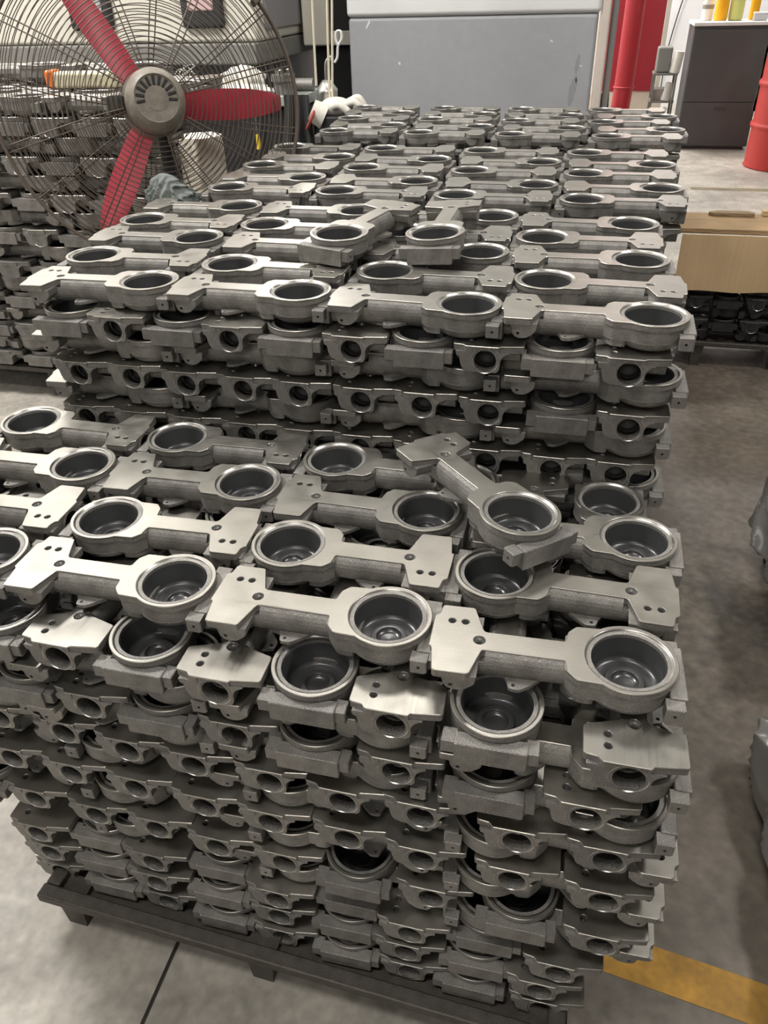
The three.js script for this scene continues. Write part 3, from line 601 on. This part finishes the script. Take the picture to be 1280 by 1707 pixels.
// ------------------------------------------------------------------ cabinet with bottles, drum
{
  const t = thing('metal_cabinet', 'dark grey two-door metal cabinet with a white top at the back', 'cabinet', [1.235, 0, -9.2]);
  const w = 0.70, h = 1.085, d = 0.55;
  mesh('carcass', [rb(w, h - 0.03, d, 0, 0.03 + (h - 0.03) / 2, -d / 2 - 0.02, 0.006), bx(w - 0.06, 0.03, d - 0.06, 0, 0.015, -d / 2 - 0.02)], charcoal, t);
  const dr = mesh('drawer', [rb(w - 0.012, 0.62, 0.02, 0, 0.745, -0.01, 0.005)], charcoal, t);
  const d2 = mesh('drawer', [rb(w - 0.012, 0.40, 0.02, 0, 0.232, -0.01, 0.005)], charcoal, t);
  mesh('handle', [rb(0.11, 0.018, 0.016, 0.02, 0.375, 0.006, 0.006)], steelDark, d2);
  mesh('top', [rb(w + 0.02, 0.03, d + 0.04, 0, h + 0.013, -d / 2 - 0.01, 0.006)], whitePlaster, t);
  const y = h + 0.029;
  const amber = std({ color: new THREE.Color(0.88, 0.42, 0.012), roughness: 0.25 });
  const bottle = (name, label, x, z, r, hh, m, cap) => {
    const b = thing(name, label, 'bottle', [x, y, z]);
    mesh('bottle_body', [lathe([[0, 0], [r * 0.9, 0], [r, 0.012], [r, hh * 0.66], [r * 0.9, hh * 0.76], [r * 0.4, hh * 0.88], [r * 0.38, hh * 0.94], [0, hh * 0.94]], 24)], m, b);
    mesh('cap', [cyl(r * 0.46, r * 0.46, hh * 0.12, 0, hh * 0.95, 0, 16)], cap, b);
    return b;
  };
  bottle('amber_bottle', 'amber-yellow plastic bottle at the left on the cabinet top', 1.125, -9.42, 0.062, 0.30, amber, whitePlaster);
  bottle('pale_green_bottle', 'pale yellow-green bottle right of the amber bottle on the cabinet', 1.265, -9.44, 0.066, 0.28, std({ color: new THREE.Color(0.66, 0.68, 0.22), roughness: 0.3 }), whitePlaster);
  bottle('orange_bottle', 'small orange bottle at the right on the cabinet, behind the grey box', 1.44, -9.52, 0.045, 0.24, amber, whitePlaster);
  const cu = thing('clear_jar', 'small pale jar with a grey band, leftmost on the cabinet top', 'jar', [1.01, y, -9.52]);
  mesh('jar_body', [lathe([[0, 0], [0.05, 0], [0.052, 0.01], [0.052, 0.15], [0.045, 0.17], [0.045, 0.2], [0, 0.2]], 22)], std({ color: new THREE.Color(0.72, 0.70, 0.66), roughness: 0.35 }), cu);
  mesh('band', [cyl(0.054, 0.054, 0.035, 0, 0.115, 0, 22, true)], std({ color: new THREE.Color(0.25, 0.22, 0.19), roughness: 0.6 }), cu);
  const bo = thing('small_box', 'small grey and white box on the right of the cabinet top', 'box', [1.475, y, -9.34]);
  mesh('box_body', [rb(0.12, 0.055, 0.09, 0, 0.0275, 0, 0.005)], std({ color: new THREE.Color(0.55, 0.55, 0.57), roughness: 0.6 }), bo);
  mesh('lid', [rb(0.124, 0.014, 0.094, 0, 0.062, 0, 0.004)], whitePlaster, bo);
  const pl = mesh('paper_sheet', [slab(roundPoly([[-0.09, -0.03, 0.01], [0.07, -0.05, 0.01], [0.11, 0.03, 0.01], [-0.07, 0.045, 0.01]]), [], 0, 0.003)], std({ color: new THREE.Color(0.85, 0.83, 0.78), roughness: 0.8 }));
  pl.position.set(1.10, y, -9.28); tag(pl, 'crumpled white paper lying before the amber bottle', 'paper');
}
{
  const t = thing('steel_drum', 'red steel drum standing right of the dark cabinet', 'drum', [1.79, 0, -8.4]);
  const R = 0.335, prof = [[0, 0.02], [R * 0.94, 0.02], [R * 0.95, 0], [R, 0], [R + 0.008, 0.012], [R, 0.026]];
  for (const hy of [0.35, 0.685]) prof.push([R, hy - 0.035], [R + 0.016, hy - 0.014], [R + 0.018, hy], [R + 0.016, hy + 0.014], [R, hy + 0.035]);
  prof.push([R, 1.0], [R + 0.008, 1.015], [R, 1.03], [R * 0.96, 1.03], [R * 0.95, 1.01], [0, 1.01]);
  mesh('drum_body', [lathe(prof, 56)], drumRed, t);
  mesh('bung', [cyl(0.03, 0.03, 0.015, 0.15, 1.016, 0.1, 16)], steelDark, t);
  const g = new THREE.PlaneGeometry(0.16, 0.62, 8, 24), p = g.attributes.position;
  for (let i = 0; i < p.count; i++) p.setZ(i, 0.02 * Math.sin(p.getX(i) * 60 + p.getY(i) * 9) + 0.012 * Math.sin(p.getY(i) * 31));
  g.computeVertexNormals();
  const g2 = g.clone().translate(0, 0, 0.004); flip(g2);
  const m = mesh('plastic_film', [g, g2], std({ color: new THREE.Color(0.86, 0.82, 0.70), roughness: 0.4 }));
  m.position.set(1.60, 0.70, -8.92); tag(m, 'crumpled pale plastic film hanging between the cabinet and the drum', 'film');
}
// junk left of the cabinet
{
  const grey = std({ color: new THREE.Color(0.30, 0.285, 0.27), map: castMap, roughness: 0.7 }), pale = std({ color: new THREE.Color(0.70, 0.66, 0.60), roughness: 0.8 });
  const rack = thing('small_rack', 'small grey metal rack standing left of the dark cabinet', 'rack', [0.735, 0, -10.0]);
  for (const x of [-0.11, 0.11]) for (const z of [-0.14, 0.14]) mesh('post', [bx(0.02, 0.62, 0.02, x, 0.31, z)], grey, rack);
  for (const y of [0.12, 0.36, 0.62]) mesh('shelf', [bx(0.25, 0.02, 0.32, 0, y, 0)], grey, rack);
  const bin = mesh('grey_bin', [rb(0.15, 0.24, 0.2, 0, 0.12, 0, 0.02)], std({ color: new THREE.Color(0.20, 0.195, 0.18), roughness: 0.7 })); bin.position.set(0.70, 0.63, -9.98); tag(bin, 'olive grey bin on the small rack, under the wall cable', 'bin');
  const r1 = mesh('paper_roll', [cyl(0.05, 0.055, 0.2, 0, 0.1, 0, 20)], pale); r1.position.set(0.82, 0.63, -9.9); r1.rotation.z = -0.12; tag(r1, 'white paper roll standing upright on the small rack beside the cabinet', 'roll');
  const r2 = mesh('paper_roll', [cyl(0.035, 0.06, 0.17, 0, 0.085, 0, 20)], std({ color: new THREE.Color(0.55, 0.52, 0.48), roughness: 0.8 })); r2.position.set(0.775, 0.37, -9.9); r2.rotation.z = -0.1; tag(r2, 'grey tapering roll on the middle shelf of the small rack', 'roll');
  const b2 = mesh('scrap_box', [rb(0.14, 0.11, 0.2, 0, 0.055, 0, 0.01)], std({ color: new THREE.Color(0.26, 0.22, 0.20), roughness: 0.8 })); b2.position.set(0.70, 0.37, -9.98); tag(b2, 'brown grey box on the middle shelf of the small rack', 'box');
  const b3 = mesh('white_strip', [rb(0.05, 0.19, 0.02, 0, 0.095, 0, 0.004)], pale); b3.position.set(0.72, 0.17, -9.78); b3.rotation.set(-0.2, 0, -0.35); b3.position.y = 0.14; tag(b3, 'white strip of board leaning at the front of the small rack', 'strip');
  const b4 = mesh('metal_scrap', [rb(0.09, 0.05, 0.1, -0.06, 0.025, 0, 0.008), rb(0.07, 0.08, 0.08, 0.05, 0.04, 0.02, 0.01), cyl(0.03, 0.03, 0.1, 0.0, 0.05, 0.07, 14)], steelDark); b4.position.set(0.735, 0.13, -9.98); tag(b4, 'dark metal scraps heaped on the lowest shelf of the small rack', 'scrap');
}

// ------------------------------------------------------------------ machines at the back left
{
  const t = thing('machine', 'cream machine with dark windows and a dark base behind the fan', 'machine', [-3.1, 0, -4.6]);
  const W = 2.62, D = 2.3;   // right edge at x = -1.79
  mesh('base', [rb(W - 0.12, 1.20, D, 0, 0.60, -D / 2 - 0.05, 0.02)], charcoal, t);
  mesh('sill', [rb(W, 0.10, D + 0.06, 0, 1.215, -D / 2 + 0.02, 0.01)], std({ color: new THREE.Color(0.20, 0.195, 0.18), roughness: 0.6 }), t);
  mesh('housing', [rb(W, 1.0, D, 0, 1.268 + 0.5, -D / 2, 0.02)], creamMat, t);
  for (const [x, w] of [[1.01, 0.24], [0.34, 0.26], [-0.6, 0.5]]) {
    const f = mesh('window_frame', [rb(w, 0.62, 0.05, x, 1.335 + 0.31, 0.01, 0.02, 3)], blackMat, t);
    mesh('pane', [rb(w - 0.09, 0.49, 0.02, x, 1.335 + 0.325, 0.03, 0.01)], std({ color: new THREE.Color(x > 0.5 ? 0.62 : 0.4, 0.42, 0.42), roughness: 0.15 }), f);
  }
  const door = mesh('side_door', [rb(0.02, 0.72, 0.82, W / 2 + 0.008, 1.32 + 0.36, -0.52, 0.005)], std({ color: new THREE.Color(0.24, 0.235, 0.24), roughness: 0.55 }), t);
  mesh('door_edge', [rb(0.03, 0.76, 0.05, W / 2 + 0.01, 1.32 + 0.36, -0.97, 0.005)], std({ color: new THREE.Color(0.85, 0.83, 0.62), roughness: 0.5 }), door);
  const sf = mesh('window_frame', [rb(0.04, 0.62, 0.85, W / 2 + 0.012, 1.36 + 0.31, -1.55, 0.01)], charcoal, t);
  mesh('pane', [rb(0.02, 0.5, 0.6, W / 2 + 0.03, 1.40 + 0.29, -1.55, 0.01)], std({ color: new THREE.Color(0.72, 0.68, 0.68), roughness: 0.3 }), sf);
}
{
  const t = thing('machine', 'narrow cream machine with a small dark window left of the grey pillar', 'machine', [-1.605, 0, -5.5]);
  mesh('base', [rb(0.28, 1.2, 0.5, 0.03, 0.6, -0.1, 0.01)], blackMat, t);
  mesh('housing', [rb(0.16, 1.6, 0.5, -0.07, 1.205 + 0.8, 0, 0.012), rb(0.17, 0.075, 0.4, 0.10, 1.243, 0.02, 0.006), rb(0.17, 0.5, 0.4, 0.10, 2.2, 0.02, 0.01)], creamMat, t);
  mesh('window', [bx(0.17, 0.67, 0.36, 0.10, 1.615, 0.02)], blackMat, t);
}
{
  const cm = std({ color: new THREE.Color(0.68, 0.62, 0.48), roughness: 0.8 });
  const c = [[[-1.335, 2.6, -4.24], [-1.34, 1.8, -4.22], [-1.347, 1.35, -4.2], [-1.352, 1.10, -4.2]], [[-1.268, 2.6, -4.24], [-1.268, 1.7, -4.22], [-1.278, 1.3, -4.2], [-1.286, 1.03, -4.2]], [[-1.238, 2.6, -4.24], [-1.242, 1.7, -4.22], [-1.256, 1.3, -4.2], [-1.272, 1.04, -4.2]]];
  const names = ['left of three thin cords hanging in front of the cream machine', 'middle of three thin cords hanging in front of the cream machine', 'right of three thin cords hanging in front of the cream machine'];
  c.forEach((p, i) => tag(mesh('hanging_cord', [tube(p, 0.006, 30, 6)], cm), names[i], 'cord', 'hanging cords'));
  const rail = thing('cord_rail', 'thin overhead rail from which the cords hang, above the workbench', 'rail', [-1.28, 2.6, -4.24]);
  mesh('bar', [bx(1.2, 0.03, 0.03, 0, 0.015, 0)], steelDark, rail);
  for (const x of [-0.55, 0.55]) mesh('hanger', [cyl(0.006, 0.006, CEIL - 2.63, x, 0.03 + (CEIL - 2.63) / 2, 0, 8)], steelDark, rail);
  const hook = mesh('cord_hook', [tube([[-1.228, 1.27, -4.2], [-1.238, 1.30, -4.2], [-1.232, 1.33, -4.2], [-1.212, 1.33, -4.2], [-1.208, 1.30, -4.2], [-1.228, 1.27, -4.2], [-1.236, 1.22, -4.2], [-1.250, 1.20, -4.2]], 0.006, 30, 6)], whitePlaster);
  tag(hook, 'small white loop hook on the hanging cord before the dark window', 'hook');
}
// ------------------------------------------------------------------ workbench with its clutter
{
  const green = std({ color: new THREE.Color(0.36, 0.40, 0.37), roughness: 0.6 });
  const t = thing('workbench', 'grey-green workbench full of tools behind the fan', 'bench', [-1.86, 0, -4.2]);
  mesh('bench_top', [rb(0.86, 0.05, 0.36, 0, 1.03, -0.17, 0.008)], green, t);
  mesh('bench_void_box', [rb(0.8, 0.97, 0.30, 0, 0.505, -0.17, 0.01)], blackMat, t);  // black box added for the dark void below the bench top
  for (const x of [-0.36, 0.36]) mesh('leg', [bx(0.05, 1.005, 0.04, x, 0.5025, -0.002)], steelDark, t);
  const rag = (name, label, x, y, z, w, h, d, m, k, cat = 'rag') => {
    const g = new THREE.SphereGeometry(0.5, 28, 18), p = g.attributes.position;
    for (let i = 0; i < p.count; i++) {
      let X = p.getX(i), Y = p.getY(i), Z = p.getZ(i);
      const n = 1 + 0.34 * fbm(X * 4 + k, Y * 4, 3, Z * 4) + 0.12 * noise.noise(X * 11 + k, Y * 11, Z * 11);
      X *= n; Z *= n; Y = Math.max(-0.38, Y * n) + 0.38; p.setXYZ(i, X * w, Y * h, Z * d);
    }
    g.computeVertexNormals();
    const r = mesh(name, [g], m); r.position.set(x, y, z); return tag(r, label, cat);
  };
  rag('white_rag', 'crumpled white rag on the workbench behind the fan, left heap', -1.95, 1.053, -4.32, 0.2, 0.09, 0.15, clothWhite, 3);
  rag('white_rag', 'larger crumpled cream rag heaped on the middle of the workbench', -1.80, 1.053, -4.35, 0.24, 0.14, 0.16, clothWhite, 8);
  rag('white_rag', 'flat white rag along the front of the workbench behind the red blade', -1.76, 1.053, -4.23, 0.32, 0.06, 0.1, clothWhite, 12);
  const ch = thing('machine_chuck', 'dark round metal chuck covered in swarf at the right of the workbench', 'chuck', [-1.55, 1.055, -4.27]);
  mesh('chuck_body', [cyl(0.05, 0.055, 0.06, 0, 0.03, 0, 24), cyl(0.062, 0.062, 0.03, 0, 0.075, 0, 24)], castMats[1], ch);
  mesh('jaw', [rb(0.02, 0.03, 0.04, 0, 0.1, 0.03)], brightMat, ch); mesh('jaw', [rb(0.02, 0.03, 0.04, 0.03, 0.1, -0.015)], brightMat, ch); mesh('jaw', [rb(0.02, 0.03, 0.04, -0.03, 0.1, -0.015)], brightMat, ch);
  const rod = mesh('metal_tube', [cyl(0.03, 0.03, 0.2, 0, 0, 0, 18).rotateZ(Math.PI / 2)], castMats[2]); rod.position.set(-1.53, 1.085, -4.40); tag(rod, 'short grey metal tube lying beside the chuck on the workbench', 'tube');
  for (const [x, k, l] of [[-2.10, 0, 'tangle of bright wire on the left end of the workbench']]) {
    const pts = []; for (let i = 0; i < 26; i++) pts.push([x + jit(0.05), 1.058 + rnd() * 0.15, -4.3 + jit(0.05)]);
    tag(mesh('wire_tangle', [tube(pts, 0.004, 160, 4)], brightMat), l, 'wire');
  }
  const yh = thing('screwdriver', 'yellow-handled tool hanging from the front of the workbench', 'tool', [-1.475, 0.94, -3.615]);
  mesh('tool_handle', [cyl(0.010, 0.013, 0.07, 0, 0.03, 0, 12)], std({ color: new THREE.Color(0.75, 0.52, 0.05), roughness: 0.5 }), yh);
  mesh('tool_shaft', [cyl(0.004, 0.004, 0.1, 0, 0.11, 0, 8)], brightMat, yh);
  mesh('string', [cyl(0.002, 0.002, 0.09, 0, 0.2, 0, 5)], brightMat, yh);
  yh.position.set(-1.69, 0.81, -4.012 - 0.18);
  // black bin, black sheet over the bench corner
  const bin = thing('black_bin', 'black bin standing between the workbench and the grey pillar', 'bin', [-1.235, 0, -4.24]);
  mesh('bin_body', [lathe([[0, 0], [0.12, 0], [0.14, 0.02], [0.15, 0.95], [0.156, 0.965], [0.15, 0.975], [0, 0.968]], 32)], blackMat, bin);
  const g = new THREE.BoxGeometry(0.17, 0.34, 0.012, 40, 14, 1), p = g.attributes.position;
  for (let i = 0; i < p.count; i++) { const X = p.getX(i), Y = p.getY(i), dn = (0.17 - Y) / 0.34; p.setZ(i, p.getZ(i) + (0.006 + 0.014 * dn) * Math.sin(X * 105 + dn) + 0.02 * dn); p.setX(i, X * (0.75 + 0.35 * dn) - 0.01 * dn); }
  g.computeVertexNormals();
  const sh3 = mesh('black_sheet', [g], std({ color: new THREE.Color(0.035, 0.037, 0.036), roughness: 0.42 })); sh3.position.set(-1.445, 0.895, -4.155); tag(sh3, 'folded black plastic sheet hanging at the right end of the workbench', 'sheet');
  // knitted glove with a red cuff: palm, five fingers, cuff
  const gl = thing('work_glove', 'white knitted work glove with a red cuff lying on the black bin', 'glove', [-1.25, 0.978, -4.18], 0.25);
  gl.scale.setScalar(1.2);
  const finger = (pts, r) => tube(pts, r, 14, 8);
  mesh('palm', [new THREE.SphereGeometry(0.5, 24, 16).scale(0.135, 0.075, 0.11).translate(0, 0.025, 0)], clothWhite, gl);
  for (const [pts, r] of [[[[0.03, 0.03, 0.035], [0.08, 0.045, 0.05], [0.11, 0.02, 0.06]], 0.014], [[[0.045, 0.035, 0.012], [0.095, 0.055, 0.02], [0.125, 0.02, 0.025]], 0.0145], [[[0.045, 0.035, -0.014], [0.095, 0.055, -0.016], [0.12, 0.022, -0.02]], 0.0135], [[[0.03, 0.03, -0.035], [0.075, 0.045, -0.045], [0.1, 0.02, -0.05]], 0.012], [[[-0.01, 0.03, 0.045], [0.02, 0.04, 0.08], [0.05, 0.02, 0.09]], 0.0145]])
    mesh('finger', [finger(pts, r), new THREE.SphereGeometry(r, 8, 6).translate(...pts[2])], clothWhite, gl);
  mesh('cuff', [new THREE.CylinderGeometry(0.042, 0.05, 0.06, 20, 2, true).rotateZ(Math.PI / 2 - 0.5).translate(-0.075, 0.005, 0.02)], clothWhite, gl);
  mesh('cuff_edge', [new THREE.TorusGeometry(0.049, 0.006, 8, 24).rotateY(Math.PI / 2).rotateZ(-0.5 + Math.PI).translate(-0.102, -0.008, 0.02)], std({ color: new THREE.Color(0.42, 0.07, 0.06), roughness: 0.9 }), gl);
  const oil = thing('oil_can', 'silver oil can with a bent spout behind the work glove', 'can', [-1.325, 0.972, -4.29]);
  oil.scale.setScalar(1.2);
  mesh('can_body', [lathe([[0, 0], [0.042, 0], [0.044, 0.01], [0.044, 0.075], [0.046, 0.085], [0.030, 0.105], [0.018, 0.12], [0, 0.12]], 24)], std({ color: new THREE.Color(0.6, 0.58, 0.54), metalness: 0.9, roughness: 0.3 }), oil);
  mesh('spout', [tube([[0, 0.115, 0], [0.002, 0.16, 0], [0.008, 0.19, 0], [0.03, 0.205, 0]], 0.009, 20, 8)], brightMat, oil);
}
// ------------------------------------------------------------------ pale sack and cloth
{
  const g = new THREE.CylinderGeometry(0.078, 0.09, 1.08, 40, 16, false), p = g.attributes.position;
  for (let i = 0; i < p.count; i++) { const a = Math.atan2(p.getZ(i), p.getX(i)), y = p.getY(i), f = 1 + 0.05 * Math.sin(a * 5 + y * 4) + 0.03 * Math.sin(a * 13 - y * 7); p.setX(i, p.getX(i) * f); p.setZ(i, p.getZ(i) * f); }
  g.computeVertexNormals();
  const m = mesh('paper_sack', [g], std({ color: new THREE.Color(0.86, 0.80, 0.68), roughness: 0.85 })); m.position.set(-1.375, 0.54, -2.85); tag(m, 'tall cream paper sack standing behind the fan, left of the third pile', 'sack');
  const c = new THREE.SphereGeometry(0.5, 84, 52), q = c.attributes.position;
  for (let i = 0; i < q.count; i++) {
    let X = q.getX(i), Y = q.getY(i), Z = q.getZ(i); const fo = Math.sin(X * 17 - Y * 9 + Z * 8 + 3 * noise.noise(X * 3, Y * 3, Z * 3)); const n = 1 + 0.17 * (1 - 2 * Math.pow(Math.abs(fo), 0.6)) + 0.30 * fbm(X * 4, Y * 4 + 4, 3, Z * 4);
    X *= n; Z *= n; Y = (Y < -0.3 ? -0.3 : Y) + 0.3; const k = 1 - 0.55 * Math.max(0, Y); q.setXYZ(i, X * 0.165 * k - 0.03 * Y, Y * 0.105, Z * 0.12 * k);
  }
  c.computeVertexNormals();
  const cl = mesh('grey_cloth', [c], std({ color: new THREE.Color(0.17, 0.19, 0.18), roughness: 0.95, bumpMap: castBump, bumpScale: 0.001 })); cl.position.set(-1.115, 1.018, -2.095); tag(cl, 'grey-green work cloth bunched on the pile edge below the fan', 'cloth');
}

// ------------------------------------------------------------------ the fan
{
  const base = V3(-1.39, 0, -2.56);
  const t = thing('industrial_fan', 'large standing fan with a rusty wire guard, red blades and beige motor', 'fan', [base.x, base.y, base.z]);
  const rust = std({ color: new THREE.Color(0.13, 0.105, 0.085), metalness: 0.4, roughness: 0.55 });
  const beige = std({ color: new THREE.Color(0.40, 0.365, 0.31), map: castMap, roughness: 0.5 });
  const red = std({ color: new THREE.Color(0.50, 0.045, 0.07), roughness: 0.4 });
  const C = V3(-1.378, 1.215, -2.55).sub(base);                      // centre of the guard's rim
  const n = V3(0.545, 0.22, 0.80).normalize();
  const M = new THREE.Matrix4(), zx = V3(0, 1, 0).cross(n).normalize(), zy = n.clone().cross(zx);
  M.makeBasis(zx, zy, n); M.setPosition(C);
  const part = (name, geos, m, parent = t) => { const o = mesh(name, geos.map(g => g.applyMatrix4(M)), m, parent); return o; };
  const R = 0.478;
  for (const [nm, s, r0, dep] of [['near_guard', 1, 0.10, 0.10], ['far_guard', -1, 0.07, 0.13]]) {
    const gd = new THREE.Group(); gd.name = 'wire_guard'; t.add(gd);
    const zf = r => s * dep * (1 - Math.pow(r / R, 2.6));
    const N = 26;
    for (let i = 0; i < N; i++) { const r = r0 + (R - 0.004 - r0) * i / (N - 1); part('guard_wire', [new THREE.TorusGeometry(r, 0.0015, 4, 84).translate(0, 0, zf(r))], rust, gd); }
    for (let k = 0; k < 8; k++) for (const o of [-1, 1]) {
      const pts = []; for (let i = 0; i <= 8; i++) { const r = r0 + (R - r0) * i / 8, a = k * Math.PI / 4 + 0.2 + (s > 0 ? 0 : 0.35) + o * 0.02 * 0.475 / Math.max(r, 0.2); pts.push([r * Math.cos(a), r * Math.sin(a), zf(r) + s * 0.003]); }
      part('guard_rib', [tube(pts, 0.0021, 12, 5)], rust, gd);
    }
    part('rim', [new THREE.TorusGeometry(R, 0.0055, 8, 110).translate(0, 0, s * 0.006)], rust, gd);
  }
  part('rim_clip', [rb(0.035, 0.02, 0.04, 0, 0, 0, 0.003).translate(R, 0, 0).rotateZ(0.62)], rust);
  part('rim_clip', [rb(0.035, 0.02, 0.04, 0, 0, 0, 0.003).translate(R, 0, 0).rotateZ(2.4)], rust);
  // motor
  const motor = part('motor_housing', [lathe([[0.0, -0.02], [0.092, -0.02], [0.099, -0.01], [0.099, 0.02], [0.097, 0.06], [0.092, 0.105], [0.082, 0.14], [0.068, 0.158], [0.066, 0.158], [0.063, 0.152], [0, 0.152]], 52).rotateX(Math.PI / 2)], beige);
  for (let i = 0; i < 11; i++) {
    const a = -0.12 + (Math.PI + 0.24) * i / 10;
    part('vent_slot', [rb(0.026, 0.0085, 0.004, 0.049, 0, 0.153, 0.0018).rotateZ(a)], darkMat, motor);
  }
  part('end_cap', [lathe([[0, 0.154], [0.034, 0.1535], [0.036, 0.152]], 32).rotateX(Math.PI / 2)], beige, motor);
  part('junction_box', [rb(0.05, 0.05, 0.07, -0.118, 0.0, 0.05, 0.008)], steelDark, motor);
  part('clamp', [cyl(0.014, 0.018, 0.05, 0.035, -0.095, 0.075, 14), rb(0.03, 0.02, 0.02, 0.055, -0.1, 0.075, 0.004)], beige, motor);
  part('blade_hub', [lathe([[0, -0.1], [0.05, -0.1], [0.06, -0.085], [0.06, -0.025], [0, -0.025]], 32).rotateX(Math.PI / 2)], steelDark);
  // three twisted blades
  for (let k = 0; k < 3; k++) {
    const U = 14, Vn = 6, pos = [], idx = [];
    for (let f = 0; f < 2; f++) for (let i = 0; i <= U; i++) for (let j = 0; j <= Vn; j++) {
      const u = i / U, r = 0.05 + 0.385 * u, w = 0.076 + 0.022 * Math.sin(Math.PI * u) - 0.034 * Math.pow(u, 7), v = j / Vn - 0.5, pitch = 0.5 - 0.25 * u;
      pos.push(r, v * w * Math.cos(pitch), -0.05 + v * w * Math.sin(pitch) + 0.010 * (0.25 - v * v) * 2 + (f ? -0.0025 : 0));
    }
    const W2 = Vn + 1, off = (U + 1) * W2;
    for (let f = 0; f < 2; f++) for (let i = 0; i < U; i++) for (let j = 0; j < Vn; j++) {
      const a = f * off + i * W2 + j, b = a + 1, c2 = a + W2, d2 = c2 + 1;
      if (!f) idx.push(a, c2, b, b, c2, d2); else idx.push(a, b, c2, b, d2, c2);
    }
    const g = new THREE.BufferGeometry(); g.setAttribute('position', new THREE.Float32BufferAttribute(pos, 3)); g.setIndex(idx); g.computeVertexNormals();
    g.rotateZ(rad(-2 + 120 * k));
    part('blade', [g], red);
  }
  // stand
  const top = C.clone().addScaledVector(n, 0.02).add(V3(0.02, -0.11, 0));
  mesh('yoke', [tube([[top.x, top.y + 0.02, top.z], [top.x, top.y - 0.06, top.z], [top.x, top.y - 0.2, top.z]], 0.022, 20, 14)], blackMat, t);
  mesh('pole', [cyl(0.026, 0.03, top.y - 0.12, top.x, (top.y - 0.12) / 2, top.z, 20)], steelDark, t);
  mesh('cord', [tube([[top.x + 0.03, top.y - 0.02, top.z + 0.02], [top.x + 0.05, top.y - 0.12, top.z + 0.04], [top.x + 0.03, top.y - 0.3, top.z + 0.02], [top.x + 0.035, 0.2, top.z]], 0.006, 30, 6)], blackMat, t);
  mesh('base_plate', [cyl(0.14, 0.155, 0.03, top.x, 0.015, top.z, 40), cyl(0.05, 0.06, 0.05, top.x, 0.05, top.z, 24)], steelDark, t);
}

// ------------------------------------------------------------------ plastic-wrapped loads at the right edge
{
  const film = std({ color: new THREE.Color(0.40, 0.39, 0.375), metalness: 0.6, roughness: 0.17 });
  function wrapped(label, w, h, d, x, y, z, k) {
    const t = thing('wrapped_load', label, 'wrapped load', [x, 0, z]);
    const g = new THREE.BoxGeometry(w, h, d, 24, 32, 64), p = g.attributes.position;
    for (let i = 0; i < p.count; i++) {
      const X = p.getX(i), Y = p.getY(i), Z = p.getZ(i);
      const e = Math.min(1, (h / 2 - Math.abs(Y)) / 0.12 + 0.93);
      const f = Math.min(1, (d / 2 - Math.abs(Z)) / 0.05 + 0.25) * 0.009 * (1 - 2 * Math.pow(Math.abs(Math.sin(Z * 27 + Y * 18 + k + 2.5 * fbm(X * 3, Y * 5, 2, Z * 5))), 0.6)) + 0.008 * Math.sin(Y * 26 + Z * 9 + k) + 0.012 * fbm(X * 6 + k, Y * 7, 3, Z * 7) * 2 + 0.007 * Math.sin(Z * 40 + Y * 31);
      const sx = Math.abs(X) > w / 2 - 1e-6 ? Math.sign(X) : 0, sz = Math.abs(Z) > d / 2 - 1e-6 ? Math.sign(Z) : 0, sy = Math.abs(Y) > h / 2 - 1e-6 ? Math.sign(Y) : 0;
      p.setXYZ(i, (X + sx * f) * (sx ? e : 1), Y + sy * f * 0.6, (Z + sz * f) * (sz ? Math.max(e, 0.9) : 1));
    }
    g.computeVertexNormals();
    mesh('film_wrap', [g.translate(w / 2, y + h / 2, 0)], film, t);
    mesh('pallet_base', [bx(w - 0.05, y, d - 0.06, w / 2 + 0.03, y / 2, 0)], blackMat, t);
    return t;
  }
  wrapped('load wrapped in shiny grey plastic film on a black base, right edge', 0.8, 0.20, 0.62, 0.625, 0.10, -1.84, 0);
  wrapped('lower load wrapped in pale plastic film beside the yellow line, far right edge', 0.8, 0.13, 0.72, 0.522, 0.03, -0.95, 4);
}

renderer.render(scene, camera);
